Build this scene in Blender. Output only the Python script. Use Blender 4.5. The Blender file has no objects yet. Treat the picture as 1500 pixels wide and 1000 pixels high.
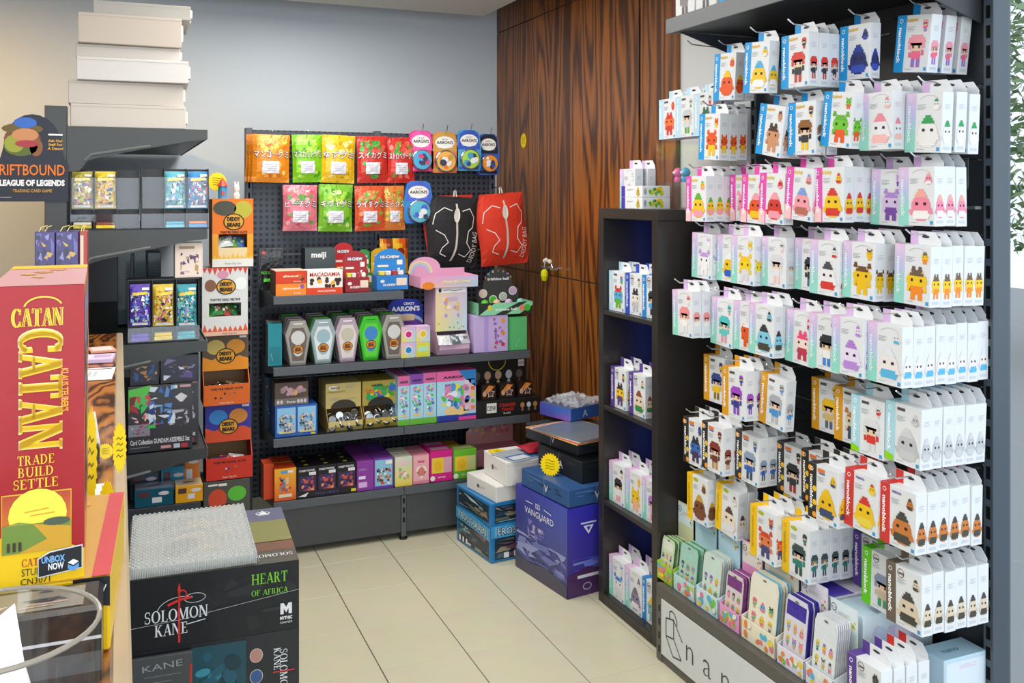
import bpy, math, random
from mathutils import Vector, Matrix
R = math.radians
sc = bpy.context.scene
col = sc.collection
# ---------------------------------------------------------------- camera, world, light, exposure
F, V0, HC, YAW = 1370.0, 286.0, 1.518, R(22.8)
SY, CY = math.sin(YAW), math.cos(YAW)
cam = bpy.data.cameras.new('camera'); cam.sensor_width = 36; cam.lens = 36*F/1500
cam.shift_y = -(500-V0)/1500; cam.clip_start = .05
camo = bpy.data.objects.new('camera', cam); col.objects.link(camo)
camo.location = (0, 0, HC); camo.rotation_euler = (R(90), 0, -YAW); sc.camera = camo
wd = bpy.data.worlds.new('world'); sc.world = wd; wd.use_nodes = True
wd.node_tree.nodes['Background'].inputs[0].default_value = (.80, .90, 1.0, 1)
wd.node_tree.nodes['Background'].inputs[1].default_value = 1.1
def area(name, loc, rot, sx, sy, e, c):
    l = bpy.data.lights.new(name, 'AREA'); l.shape = 'RECTANGLE'; l.size = sx; l.size_y = sy; l.energy = e; l.color = c
    o = bpy.data.objects.new(name, l); col.objects.link(o); o.location = loc; o.rotation_euler = rot
    return o
for i, (x, y, e) in enumerate(((.1, .3, 8), (.35, 1.9, 11), (.7, 3.1, 17), (.75, 3.95, 15), (-1.2, 1.6, 12), (-1.4, 2.5, 7))):
    area('ceiling_lamp', (x, y, 2.47), (0, 0, 0), .6, 1.2, e, (1, .97, .92))
area('shopfront_daylight', (-.3, -1.7, 1.45), (R(90), 0, R(-8)), 4.6, 2.5, 62, (.90, .95, 1))
wl = area('window_daylight', (3.3, .1, 1.7), (0, 0, 0), 2.2, 2.4, 14, (.72, .85, 1)); wl.rotation_euler = (Vector((1.6, 2.1, 1.1))-wl.location).to_track_quat('-Z', 'Y').to_euler()
sp = bpy.data.lights.new('wall_washer', 'SPOT'); sp.energy = 62; sp.color = (1, .55, .10); sp.spot_size = R(95); sp.spot_blend = 1; sp.shadow_soft_size = .1
spo = bpy.data.objects.new('wall_washer', sp); col.objects.link(spo); spo.location = (-1.25, 3.9, 2.4)
spo.rotation_euler = (Vector((-.55, 5.0, 1.35))-spo.location).to_track_quat('-Z', 'Y').to_euler()
sc.view_settings.view_transform = 'Standard'; sc.view_settings.look = 'None'
sc.view_settings.gamma = 1; sc.view_settings.use_curve_mapping = False
sc.view_settings.exposure = 0.36
# ---------------------------------------------------------------- measuring: a pixel of the 1500x1000 frame met with a world plane
def ray(u, v):
    a = (u-750)/F
    return (a*CY+SY, -a*SY+CY, (V0-v)/F)
def W(u, v, X=None, Y=None, Z=None):
    r = ray(u, v)
    k = X/r[0] if X is not None else Y/r[1] if Y is not None else (Z-HC)/r[2]
    return Vector((k*r[0], k*r[1], HC+k*r[2]))
def fitY(u0, u1, vt, vb, Y):            # centre x, width, base z, height of something facing the room at depth Y
    a, b = W(u0, vb, Y=Y), W(u1, vb, Y=Y); m = (u0+u1)/2
    z0, z1 = W(m, vb, Y=Y).z, W(m, vt, Y=Y).z
    return (a.x+b.x)/2, b.x-a.x, z0, z1-z0
def bywidth(u, vt, vb, h):              # front corner of a thing of known height h
    k = h*F/(vb-vt); r = ray(u, vb)
    return Vector((k*r[0], k*r[1], HC+k*r[2]))
# ---------------------------------------------------------------- colours and materials
_hx = {}
def K(c):
    if isinstance(c, tuple): return c
    if c not in _hx:
        s = c.lstrip('#'); r = [int(s[i:i+2], 16)/255 for i in (0, 2, 4)]
        _hx[c] = tuple(x/12.92 if x <= .04045 else ((x+.055)/1.055)**2.4 for x in r)+(1.0,)
    return _hx[c]
MAT = {}
def mat(name, rough=.5, metal=0, coat=0, bump=0, bscale=200, flat=None, vary=.0, spec=.5):
    m = bpy.data.materials.new(name); m.use_nodes = True; N = m.node_tree.nodes; L = m.node_tree.links; b = N['Principled BSDF']
    b.inputs['Roughness'].default_value = rough; b.inputs['Metallic'].default_value = metal
    b.inputs['Coat Weight'].default_value = coat; b.inputs['Coat Roughness'].default_value = .08
    b.inputs['Specular IOR Level'].default_value = spec
    if flat: src = N.new('ShaderNodeRGB'); src.outputs[0].default_value = K(flat); so = src.outputs[0]
    else: src = N.new('ShaderNodeAttribute'); src.attribute_name = 'Col'; so = src.outputs['Color']
    tc = N.new('ShaderNodeTexCoord'); nz = N.new('ShaderNodeTexNoise'); nz.inputs['Scale'].default_value = bscale; nz.inputs['Detail'].default_value = 2
    L.new(tc.outputs['Object'], nz.inputs['Vector'])
    if vary:
        mx = N.new('ShaderNodeMix'); mx.data_type = 'RGBA'; mx.blend_type = 'OVERLAY'; mx.inputs[0].default_value = vary
        L.new(so, mx.inputs[6]); L.new(nz.outputs['Color'], mx.inputs[7]); so = mx.outputs[2]
    L.new(so, b.inputs['Base Color'])
    if bump:
        bp = N.new('ShaderNodeBump'); bp.inputs['Strength'].default_value = bump; bp.inputs['Distance'].default_value = .004
        L.new(nz.outputs['Fac'], bp.inputs['Height']); L.new(bp.outputs['Normal'], b.inputs['Normal'])
    MAT[name] = m; return m
mat('card', .5, spec=.35); mat('gloss', .3, coat=.25); mat('matte', .8, spec=.2)
mat('foil', .22, metal=.12, bump=.8, bscale=38); mat('wrap', .42, coat=.12, bump=.12, bscale=14, spec=.35)
mat('paint', .75, bump=.05, bscale=90, spec=.2); mat('powder', .42, bump=.06, bscale=420, vary=.1)
mat('fabric', .75, bump=.5, bscale=14); mat('plastic', .35); mat('leaf', .6); mat('lino', .25, vary=.12, bscale=7)
mat('chrome', .22, metal=1, flat='#c9ccd0'); mat('tin', .25, metal=1, flat='#b9bdc2', bump=.1, bscale=60)
mat('dark_wood', .3, flat='#2c2826', bump=.1, bscale=60, vary=.15)
def clear(name, alpha, tint, rough=.05, bump=0, bs=50, gl=True):
    m = bpy.data.materials.new(name); m.use_nodes = True; N = m.node_tree.nodes; L = m.node_tree.links
    if gl: N.remove(N['Principled BSDF']); b = N.new('ShaderNodeBsdfGlossy'); b.inputs['Color'].default_value = K(tint)
    else: b = N['Principled BSDF']; b.inputs['Base Color'].default_value = K(tint)
    b.inputs['Roughness'].default_value = rough
    t = N.new('ShaderNodeBsdfTransparent'); mx = N.new('ShaderNodeMixShader'); mx.inputs[0].default_value = alpha
    L.new(t.outputs[0], mx.inputs[1]); L.new(b.outputs[0], mx.inputs[2]); L.new(mx.outputs[0], N['Material Output'].inputs[0])
    if bump:
        nz = N.new('ShaderNodeTexNoise'); nz.inputs['Scale'].default_value = bs; bp = N.new('ShaderNodeBump'); bp.inputs['Strength'].default_value = bump
        L.new(nz.outputs['Fac'], bp.inputs['Height']); L.new(bp.outputs['Normal'], b.inputs['Normal'])
    MAT[name] = m
clear('acrylic', .035, '#f2f6f8', .03); clear('glass', .05, '#f2f6f4', .03); clear('bubble', .55, '#c9cdcc', .12, gl=False); clear('film', .12, '#ffffff', .1, .5, 25)
clear('poly', .32, '#d8dce0', .15, .4, 20, False)
def wood(name, c0, c1, c2, scale, axis='Y', zs=.10, dist=5.0):
    m = bpy.data.materials.new(name); m.use_nodes = True; N = m.node_tree.nodes; L = m.node_tree.links; b = N['Principled BSDF']
    tc = N.new('ShaderNodeTexCoord'); mp = N.new('ShaderNodeMapping'); rp = N.new('ShaderNodeValToRGB')
    mp.inputs['Scale'].default_value = {'Y': (1, 1, zs), 'X': (1, zs, 1)}[axis]; L.new(tc.outputs['Object'], mp.inputs[0])
    n1 = N.new('ShaderNodeTexNoise'); n1.inputs['Scale'].default_value = dist; n1.inputs['Detail'].default_value = 1.5; L.new(mp.outputs[0], n1.inputs['Vector'])
    n2 = N.new('ShaderNodeTexNoise'); n2.inputs['Scale'].default_value = 60; n2.inputs['Detail'].default_value = 3; L.new(mp.outputs[0], n2.inputs['Vector'])
    def mth(op, a, bb):
        n = N.new('ShaderNodeMath'); n.operation = op
        for i, q in enumerate((a, bb)):
            if isinstance(q, (int, float)): n.inputs[i].default_value = q
            else: L.new(q, n.inputs[i])
        return n.outputs[0]
    sx = N.new('ShaderNodeSeparateXYZ'); L.new(tc.outputs['Object'], sx.inputs[0])
    ph = mth('ADD', mth('MULTIPLY', n1.outputs['Fac'], scale), mth('MULTIPLY', n2.outputs['Fac'], .8))
    v = mth('ADD', mth('MULTIPLY', mth('SINE', mth('MULTIPLY', ph, 6.283), 0), .5), .5)
    L.new(v, rp.inputs[0])
    e = rp.color_ramp.elements; e[0].color = K(c0); e[1].color = K(c2); e[0].position = .0; k = e.new(.35); k.color = K(c1)
    n3 = N.new('ShaderNodeTexNoise'); n3.inputs['Scale'].default_value = 2.6; L.new(mp.outputs[0], n3.inputs['Vector'])
    mx = N.new('ShaderNodeMix'); mx.data_type = 'RGBA'; mx.blend_type = 'OVERLAY'; mx.inputs[0].default_value = .5
    L.new(rp.outputs[0], mx.inputs[6]); L.new(n3.outputs['Fac'], mx.inputs[7]); L.new(mx.outputs[2], b.inputs['Base Color'])
    b.inputs['Roughness'].default_value = .3; MAT[name] = m
wood('zebrano', '#46260f', '#74431c', '#95581f', 13.0, 'Y', .07, 5.0); wood('counter_wood', '#2c1508', '#7a4419', '#a4662c', 8.0, 'X', .3, 9)
lm_ = bpy.data.materials.new('led'); lm_.use_nodes = True; lb_ = lm_.node_tree.nodes['Principled BSDF']; lb_.inputs['Emission Color'].default_value = (.10, .17, 1, 1); lb_.inputs['Emission Strength'].default_value = 9; MAT['led'] = lm_  # blue emission for strips added to tint the bookcase cubes
def pegmat():
    m = bpy.data.materials.new('pegboard'); m.use_nodes = True; N = m.node_tree.nodes; L = m.node_tree.links; b = N['Principled BSDF']
    tc = N.new('ShaderNodeTexCoord'); sx = N.new('ShaderNodeSeparateXYZ'); L.new(tc.outputs['Object'], sx.inputs[0])
    def mth(op, a, bb=None):
        n = N.new('ShaderNodeMath'); n.operation = op
        for i, q in enumerate((a, bb)):
            if q is None: continue
            if isinstance(q, (int, float)): n.inputs[i].default_value = q
            else: L.new(q, n.inputs[i])
        return n.outputs[0]
    d = [mth('SUBTRACT', mth('FRACT', mth('MULTIPLY', sx.outputs[k], 1/.027)), .5) for k in (0, 2)]
    r = mth('SQRT', mth('ADD', mth('MULTIPLY', d[0], d[0]), mth('MULTIPLY', d[1], d[1])))
    s = mth('GREATER_THAN', r, .29)
    mx = N.new('ShaderNodeMix'); mx.data_type = 'RGBA'; mx.inputs[6].default_value = K('#030304'); mx.inputs[7].default_value = K('#3e4452')
    L.new(s, mx.inputs[0]); L.new(mx.outputs[2], b.inputs['Base Color']); b.inputs['Roughness'].default_value = .4; MAT['pegboard'] = m
pegmat()
# ---------------------------------------------------------------- text outlines
_tx = {}
def glyphs(s, off=0.0):
    k = (s, off)
    if k in _tx: return _tx[k]
    cu = bpy.data.curves.new('lettering', 'FONT'); cu.body = s; cu.resolution_u = 2; cu.offset = off
    o = bpy.data.objects.new('lettering', cu); col.objects.link(o)
    dg = bpy.context.evaluated_depsgraph_get(); dg.update(); me = o.evaluated_get(dg).to_mesh()
    vs = [(v.co.x, v.co.y) for v in me.vertices]; fs = [tuple(p.vertices) for p in me.polygons]
    bpy.data.objects.remove(o); bpy.data.curves.remove(cu)
    if vs:
        x0 = min(v[0] for v in vs); x1 = max(v[0] for v in vs)
        vs = [((v[0]-x0)/.73, v[1]/.73) for v in vs]; w = (x1-x0)/.73
    else: w = 0
    _tx[k] = (vs, fs, w); return _tx[k]
# a small serif alphabet: polygons in a box of unit cap height
def _ring(cx, cz, rx, rz, tx, tz, a0, a1, n=16):
    P = []
    for i in range(n):
        t0, t1 = R(a0+(a1-a0)*i/n), R(a0+(a1-a0)*(i+1)/n)
        q = [(cx+math.cos(t)*(rx-k*tx), cz+math.sin(t)*(rz-k*tz)) for t, k in ((t0, 0), (t1, 0), (t1, 1), (t0, 1))]
        P.append(q if a1 > a0 else q[::-1])
    return P
def _st(x, w=.17, z0=0, z1=1, s=1, sw=.09):
    P = [[(x, z0), (x+w, z0), (x+w, z1), (x, z1)]]
    if s & 1: P.append([(x-sw, z0), (x+w+sw, z0), (x+w+sw, z0+.06), (x-sw, z0+.06)])
    if s & 2: P.append([(x-sw, z1-.06), (x+w+sw, z1-.06), (x+w+sw, z1), (x-sw, z1)])
    return P
def _dg(x0, z0, x1, z1, w): return [[(x0, z0), (x0+w, z0), (x1+w, z1), (x1, z1)]] if z1 > z0 else [[(x1, z1), (x1+w, z1), (x0+w, z0), (x0, z0)]]
def _bar(x0, x1, z, t=.07): return [[(x0, z), (x1, z), (x1, z+t), (x0, z+t)]]
def _sf(x, z): return [[(x-.13, z), (x+.13, z), (x+.13, z+.05), (x-.13, z+.05)]]
SER = {
 'A': (.86, _dg(.08, 0, .40, 1, .07)+_dg(.66, 0, .36, 1, .18)+_bar(.2, .66, .3, .06)+_sf(.12, 0)+_sf(.75, 0)),
 'C': (.80, _ring(.46, .5, .44, .52, .17, .07, 45, 315)+_st(.70, .06, .66, .98, 0)+_st(.70, .06, .02, .30, 0)),
 'T': (.82, _st(.32, .18, 0, 1, 1)+_bar(.04, .78, .92, .08)+_st(.04, .05, .72, 1, 0)+_st(.73, .05, .72, 1, 0)),
 'N': (.95, _st(.10, .08, 0, 1, 3)+_st(.76, .08, 0, 1, 2)+_dg(.66, 0, .10, 1, .2)),
 'S': (.64, _ring(.32, .74, .27, .28, .11, .07, 40, 270)+_ring(.32, .27, .28, .29, .11, .07, 90, -140)+_st(.5, .05, .72, .98, 0)+_st(.06, .05, .02, .3, 0)),
 'O': (.92, _ring(.46, .5, .44, .52, .17, .06, 0, 360, 22)),
 'L': (.68, _st(.10, .17, 0, 1, 3)+_bar(.1, .64, 0, .07)+_st(.60, .05, 0, .26, 0)),
 'M': (1.1, _st(.10, .08, 0, 1, 3)+_st(.84, .17, 0, 1, 3)+_dg(.46, 0, .12, 1, .16)+_dg(.48, 0, .80, 1, .08)),
 'K': (.88, _st(.10, .17, 0, 1, 3)+_dg(.2, .42, .62, 1, .09)+_dg(.62, 0, .3, .56, .2)+_sf(.74, 0)+_sf(.66, .95)),
 'E': (.72, _st(.10, .17, 0, 1, 3)+_bar(.1, .64, .93)+_bar(.1, .66, 0)+_bar(.2, .52, .48, .06)+_st(.6, .05, .76, 1, 0)+_st(.62, .05, 0, .25, 0)),
 'H': (.98, _st(.10, .17, 0, 1, 3)+_st(.70, .17, 0, 1, 3)+_bar(.2, .8, .46, .07)),
 'R': (.86, _st(.10, .17, 0, 1, 3)+_ring(.34, .73, .30, .27, .15, .06, -90, 90)+_bar(.2, .36, .94, .06)+_bar(.2, .36, .46, .06)+_dg(.58, 0, .34, .5, .18)+_sf(.7, 0)),
 'F': (.68, _st(.10, .17, 0, 1, 3)+_bar(.1, .62, .93)+_bar(.2, .5, .48, .06)+_st(.58, .05, .76, 1, 0)),
 'I': (.40, _st(.12, .17, 0, 1, 3)),
 'D': (.92, _st(.10, .17, 0, 1, 3)+_ring(.34, .5, .5, .5, .17, .07, -90, 90)+_bar(.2, .36, .93)+_bar(.2, .36, 0)),
 'B': (.80, _st(.10, .17, 0, 1, 3)+_ring(.34, .74, .28, .26, .14, .06, -90, 90)+_ring(.36, .26, .34, .27, .15, .06, -90, 90)+_bar(.2, .36, .94, .06)+_bar(.2, .36, .48, .06)+_bar(.2, .36, 0, .06)),
 'U': (.92, _st(.10, .17, .3, 1, 2)+_st(.72, .08, .3, 1, 2)+_ring(.45, .32, .35, .34, .15, .07, 180, 360)),
}
def serif(s):
    k = ('~serif', s)
    if k in _tx: return _tx[k]
    vs, fs, x = [], [], 0
    for ch in s:
        if ch == ' ': x += .45; continue
        w, P = SER[ch]
        for p in P:
            fs.append(tuple(range(len(vs), len(vs)+4))); vs += [(x+a, b) for a, b in p]
        x += w+.05
    _tx[k] = (vs, fs, x-.05); return _tx[k]
# ---------------------------------------------------------------- mesh builder: faces with colours, flat print on any face
class MB:
    def __init__(s): s.v, s.f, s.c, s.m = [], [], [], []; s.mi = 0; s.fn = None; s.Wm = s.Hm = 1
    def face(s, P, c):
        n = len(s.v); s.v += [tuple(p) for p in P]; s.f.append(tuple(range(n, n+len(P)))); s.m.append(s.mi)
        s.c.append([K(q) for q in c] if isinstance(c, list) else [K(c)]*len(P))
    def box(s, x0, x1, y0, y1, z0, z1, c, b=.0015, fc=None):
        fc = fc or {}; b = min(b, (x1-x0)*.3, (y1-y0)*.3, (z1-z0)*.3)
        def p(i, j, k, ax):
            x = (x0, x1)[i]; y = (y0, y1)[j]; z = (z0, z1)[k]
            if ax != 0: x += b*(1-2*i)
            if ax != 1: y += b*(1-2*j)
            if ax != 2: z += b*(1-2*k)
            return (x, y, z)
        for nm, ax, pt in (('l', 0, ((0, 1, 0), (0, 0, 0), (0, 0, 1), (0, 1, 1))), ('r', 0, ((1, 0, 0), (1, 1, 0), (1, 1, 1), (1, 0, 1))),
                           ('f', 1, ((0, 0, 0), (1, 0, 0), (1, 0, 1), (0, 0, 1))), ('b', 1, ((1, 1, 0), (0, 1, 0), (0, 1, 1), (1, 1, 1))),
                           ('d', 2, ((0, 1, 0), (1, 1, 0), (1, 0, 0), (0, 0, 0))), ('t', 2, ((0, 0, 1), (1, 0, 1), (1, 1, 1), (0, 1, 1)))):
            s.face([p(*q, ax) for q in pt], fc.get(nm, c))
        for i in (0, 1):
            for k in (0, 1):
                o = 1 if (i ^ k) else -1
                e = [p(i, 0, k, 0), p(i, 1, k, 0), p(i, 1, k, 2), p(i, 0, k, 2)]; s.face(e[::o], c)
                e = [p(0, i, k, 1), p(1, i, k, 1), p(1, i, k, 2), p(0, i, k, 2)]; s.face(e[::-o], c)
                e = [p(i, k, 0, 0), p(i, k, 1, 0), p(i, k, 1, 1), p(i, k, 0, 1)]; s.face(e[::-o], c)
        for i in (0, 1):
            for j in (0, 1):
                for k in (0, 1):
                    t = [p(i, j, k, 0), p(i, j, k, 1), p(i, j, k, 2)]; s.face(t if (i+j+k) % 2 else t[::-1], c)
        return s
    def prism(s, P, y0, y1, c, cs=None):           # outline in x,z (counter-clockwise seen from -y), extruded along y
        n = len(P); s.face([(x, y0, z) for x, z in P], c); s.face([(x, y1, z) for x, z in P[::-1]], cs or c)
        for i in range(n):
            (xa, za), (xb, zb) = P[i], P[(i+1) % n]
            s.face([(xb, y0, zb), (xa, y0, za), (xa, y1, za), (xb, y1, zb)], cs or c)
        return s
    def prismx(s, P, x0, x1, c):                   # outline in y,z, extruded along x
        n = len(P); s.face([(x1, y, z) for y, z in P], c); s.face([(x0, y, z) for y, z in P[::-1]], c)
        for i in range(n):
            (ya, za), (yb, zb) = P[i], P[(i+1) % n]
            s.face([(x0, ya, za), (x0, yb, zb), (x1, yb, zb), (x1, ya, za)][::-1], c)
        return s
    def tube(s, pts, r, c, n=6):
        pts = [Vector(p) for p in pts]; rings = []
        for i, p in enumerate(pts):
            d = (pts[min(i+1, len(pts)-1)]-pts[max(i-1, 0)]).normalized(); a = d.orthogonal().normalized(); b = d.cross(a)
            if rings:
                a = (rings[-1][1]-d*rings[-1][1].dot(d)).normalized(); b = d.cross(a)
            rings.append(([p+(a*math.cos(t*6.2832/n)+b*math.sin(t*6.2832/n))*r for t in range(n)], a))
        for (A, _), (B, _) in zip(rings, rings[1:]):
            for t in range(n): s.face([A[t], A[(t+1) % n], B[(t+1) % n], B[t]], c)
        s.face(rings[0][0][::-1], c); s.face(rings[-1][0], c); return s
    def lathe(s, prof, c, n=20, ctr=(0, 0, 0)):     # profile of (radius, z)
        for (r0, z0), (r1, z1) in zip(prof, prof[1:]):
            for t in range(n):
                a, b = t*6.2832/n, (t+1)*6.2832/n
                q = [(ctr[0]+r*math.cos(k), ctr[1]+r*math.sin(k), ctr[2]+z) for r, z, k in ((r0, z0, a), (r0, z0, b), (r1, z1, b), (r1, z1, a))]
                if r0 < 1e-6: q = [q[0], q[2], q[3]]
                elif r1 < 1e-6: q = q[:3]
                s.face(q, c)
        return s
    # --- print
    def on(s, face, w, h, d, x=0, y=0, z=0):
        o, ux, uz, n = {'f': ((-w/2, 0, 0), (w, 0, 0), (0, 0, h), (0, -1, 0)), 'r': ((w/2, 0, 0), (0, d, 0), (0, 0, h), (1, 0, 0)),
                        'l': ((-w/2, d, 0), (0, -d, 0), (0, 0, h), (-1, 0, 0)), 't': ((-w/2, 0, h), (w, 0, 0), (0, d, 0), (0, 0, 1))}[face]
        o = Vector(o)+Vector((x, y, z)); ux, uz, n = Vector(ux), Vector(uz), Vector(n)
        s.fn = lambda a, b, L: o+ux*a+uz*b+n*(.00035*L); s.Wm, s.Hm = ux.length, uz.length; return s
    def poly(s, P, c, L=1): s.face([s.fn(a, b, L) for a, b in P], c); return s
    def rect(s, a0, b0, a1, b1, c, L=1, sub=1):
        for i in range(sub):
            for j in range(sub):
                x0, x1, y0, y1 = a0+(a1-a0)*i/sub, a0+(a1-a0)*(i+1)/sub, b0+(b1-b0)*j/sub, b0+(b1-b0)*(j+1)/sub
                s.poly([(x0, y0), (x1, y0), (x1, y1), (x0, y1)], c, L)
        return s
    def ell(s, a, b, ra, rb, c, L=1, n=14, rot=0):   # radii in metres
        cr, sr = math.cos(R(rot)), math.sin(R(rot)); P = []
        for i in range(n):
            t = i*6.2832/n; x, y = ra*math.cos(t), rb*math.sin(t)
            P.append((a+(x*cr-y*sr)/s.Wm, b+(x*sr+y*cr)/s.Hm))
        return s.poly(P, c, L)
    def ring(s, a, b, ra, rb, t, c, L=1, n=18, a0=0, a1=360):
        for q in _ring(0, 0, ra, rb, t, t, a0, a1, n): s.poly([(a+x/s.Wm, b+y/s.Hm) for x, y in q], c, L)
        return s
    def line(s, P, w, c, L=1):                       # polyline of width w (metres), points in 0..1
        for (a0, b0), (a1, b1) in zip(P, P[1:]):
            dx, dy = (a1-a0)*s.Wm, (b1-b0)*s.Hm; l = math.hypot(dx, dy) or 1
            if l > .03:
                k = int(l/.02)+1; s.line([(a0+(a1-a0)*i/k, b0+(b1-b0)*i/k) for i in range(k+1)], w, c, L); continue
            nx, ny = -dy/l*w/2/s.Wm, dx/l*w/2/s.Hm
            s.poly([(a0-nx, b0-ny), (a1-nx, b1-ny), (a1+nx, b1+ny), (a0+nx, b0+ny)], c, L)
        return s
    def text(s, t, a, b, h, c, L=2, al='c', rot=0, mw=None, off=0, ser=False, track=0, sx=1):   # h: cap height in metres, mw: length in metres
        vs, fs, w = serif(t) if ser else glyphs(t, off)
        if not fs: return s
        kx = h*sx
        if mw: kx = mw/w
        sh = {'c': -w/2, 'l': 0, 'r': -w}[al]; cr, sr = math.cos(R(rot)), math.sin(R(rot))
        P = []
        for x, y in vs:
            x, y = (x+sh)*kx, (y-.5)*h
            P.append(s.fn(a+(x*cr-y*sr)/s.Wm, b+(x*sr+y*cr)/s.Hm, L))
        n = len(s.v); s.v += [tuple(p) for p in P]; k = K(c)
        for f in fs: s.f.append(tuple(n+i for i in f)); s.c.append([k]*len(f)); s.m.append(s.mi)
        return s
    def build(s, name, mats, parent=None, smooth=False, loc=None, rz=0, rot=None):
        me = bpy.data.meshes.new(name); me.from_pydata(s.v, [], s.f)
        at = me.color_attributes.new('Col', 'FLOAT_COLOR', 'CORNER')
        at.data.foreach_set('color', [x for f in s.c for q in f for x in q])
        for m in ([mats] if isinstance(mats, str) else mats): me.materials.append(MAT[m])
        if len(me.materials) > 1: me.polygons.foreach_set('material_index', s.m)
        if smooth: me.polygons.foreach_set('use_smooth', [True]*len(s.f))
        return place(name, me, parent, loc, rz, rot)
def place(name, me, parent=None, loc=None, rz=0, rot=None):
    o = bpy.data.objects.new(name, me); col.objects.link(o)
    if parent: o.parent = parent
    if loc is not None: o.location = loc
    o.rotation_euler = rot if rot else (0, 0, R(rz)); return o
def empty(name, loc=(0, 0, 0), rz=0): return place(name, None, None, loc, rz)
def tag(o, label, cat, group=None):
    o['label'] = label; o['category'] = cat
    if group: o['group'] = group
    return o
def struct(o): o['kind'] = 'structure'; return o
def dup(o, loc=None, rz=None, label=None, parent=None):
    c = o.copy(); col.objects.link(c); c.parent = parent
    if loc is not None: c.location = loc
    if rz is not None: c.rotation_euler = (0, 0, R(rz))
    if label: c['label'] = label
    for ch in list(o.children): dup(ch, parent=c)
    return c
ORD = ['first', 'second', 'third', 'fourth', 'fifth', 'sixth', 'seventh', 'eighth', 'ninth', 'tenth', 'eleventh', 'twelfth']
def rnd(seed): return random.Random(seed)
def blobs(m, a0, b0, a1, b1, cs, seed, n=14, r=(.06, .16), L=2):       # a loose abstract cover picture
    g = rnd(seed); q = min((a1-a0)*m.Wm, (b1-b0)*m.Hm)
    for i in range(n):
        ra, rb = q*g.uniform(*r), q*g.uniform(*r); da, db = max(ra, rb)/m.Wm, max(ra, rb)/m.Hm
        if 2*da > a1-a0 or 2*db > b1-b0: continue
        m.ell(g.uniform(a0+da, a1-da), g.uniform(b0+db, b1-db), ra, rb, g.choice(cs), L+i*.2, 9, g.uniform(0, 180))
    return m
def shards(m, a0, b0, a1, b1, cs, seed, n=16, L=2, k=1):
    g = rnd(seed)
    for i in range(n):
        a, b = g.uniform(a0, a1), g.uniform(b0, b1); w, h = (a1-a0)*g.uniform(.08, .3)*k, (b1-b0)*g.uniform(.05, .25)*k
        P = [(a-w*g.random(), b-h*g.random()), (a+w*g.random(), b-h*g.random()), (a+w*g.random(), b+h*g.random()), (a-w*g.random(), b+h*g.random())]
        m.poly([(min(max(x, a0), a1), min(max(y, b0), b1)) for x, y in P], g.choice(cs), L+i*.2)
    return m
def greek(m, a, b, w, n, c='#9aa0a8', dh=.0035, L=2, t=.0012):          # lines of tiny print
    for i in range(n): m.rect(a, b-(i*dh+t)/m.Hm, a+w*(1-.25*(i % 2)), b-i*dh/m.Hm, c, L)
    return m
# ---------------------------------------------------------------- the room
XW, YW = 2.06, 5.08                        # wood / right wall plane and back wall plane
def boxo(name, x0, x1, y0, y1, z0, z1, c, mats, parent=None, b=.002):
    m = MB(); m.box(x0, x1, y0, y1, z0, z1, c, b); return m.build(name, mats, parent)
floor = struct(boxo('floor', -3.2, 2.2, -1.8, 5.2, -.06, -.004, '#4f4a3c', 'paint'))
tm = MB(); tm.box(-.1434, .1434, -.1532, .1532, -.008, 0, '#cbc6ad', .0012)
t0 = tm.build('floor_tile', 'lino', floor, loc=(.765, 3.85, 0)); tmesh = t0.data
first = True
for i in range(-7, 5):
    for j in range(-13, 4):
        x, y = .775+.29*(i+.5), 3.845+.308*(j+.5)
        if x > XW-.1 or y > YW or y < .4: continue
        if i < -2 and y < 3: continue
        if first: t0.location = (x, y, 0); first = False
        else: place('floor_tile', tmesh, floor, (x, y, 0))
struct(boxo('wall_back', -3.2, 2.2, YW, YW+.1, -.06, 3.0, '#cdd6de', 'paint'))
struct(boxo('wall_left', -3.3, -3.2, -1.8, YW+.1, -.06, 3.0, '#b9b4a8', 'paint'))
struct(boxo('wall_right', XW, XW+.1, 1.78, YW, -.06, 3.0, '#d4d8da', 'paint'))
struct(boxo('ceiling', -3.2, 2.2, -1.8, YW+.1, 2.95, 3.05, '#d8d8d4', 'paint'))
rf = W(709, 23.8, Z=2.5)
struct(boxo('ceiling_raft', -3.1, rf.x, -1.6, rf.y, 2.5, 2.62, '#dcdcd6', 'paint'))
# wood cladding on the right wall: separate veneered doors
clad = struct(empty('wall_cladding', (XW, 0, 0)))
yj = W(938, 100, X=XW-.02).y; yn = 3.17
for y0, y1, z0, z1 in ((yj+.012, 4.62, .0, 1.105), (4.626, YW-.002, .0, 1.105), (yj+.012, 4.62, 1.111, 2.46), (4.626, YW-.002, 1.111, 2.46),
                       (yj+.012, YW-.002, 2.466, 2.94), (yn, yj-.004, 0, 2.94)):
    m = MB(); m.box(-.022, -.001, y0, y1, z0, z1, '#6b3d18', .001); m.build('wood_panel', 'zebrano', clad)
m = MB(); m.box(-.006, -.001, yj-.004, yj+.012, 0, 2.94, '#1a1018', .001); m.build('joint_strip', 'powder', clad)
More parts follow.
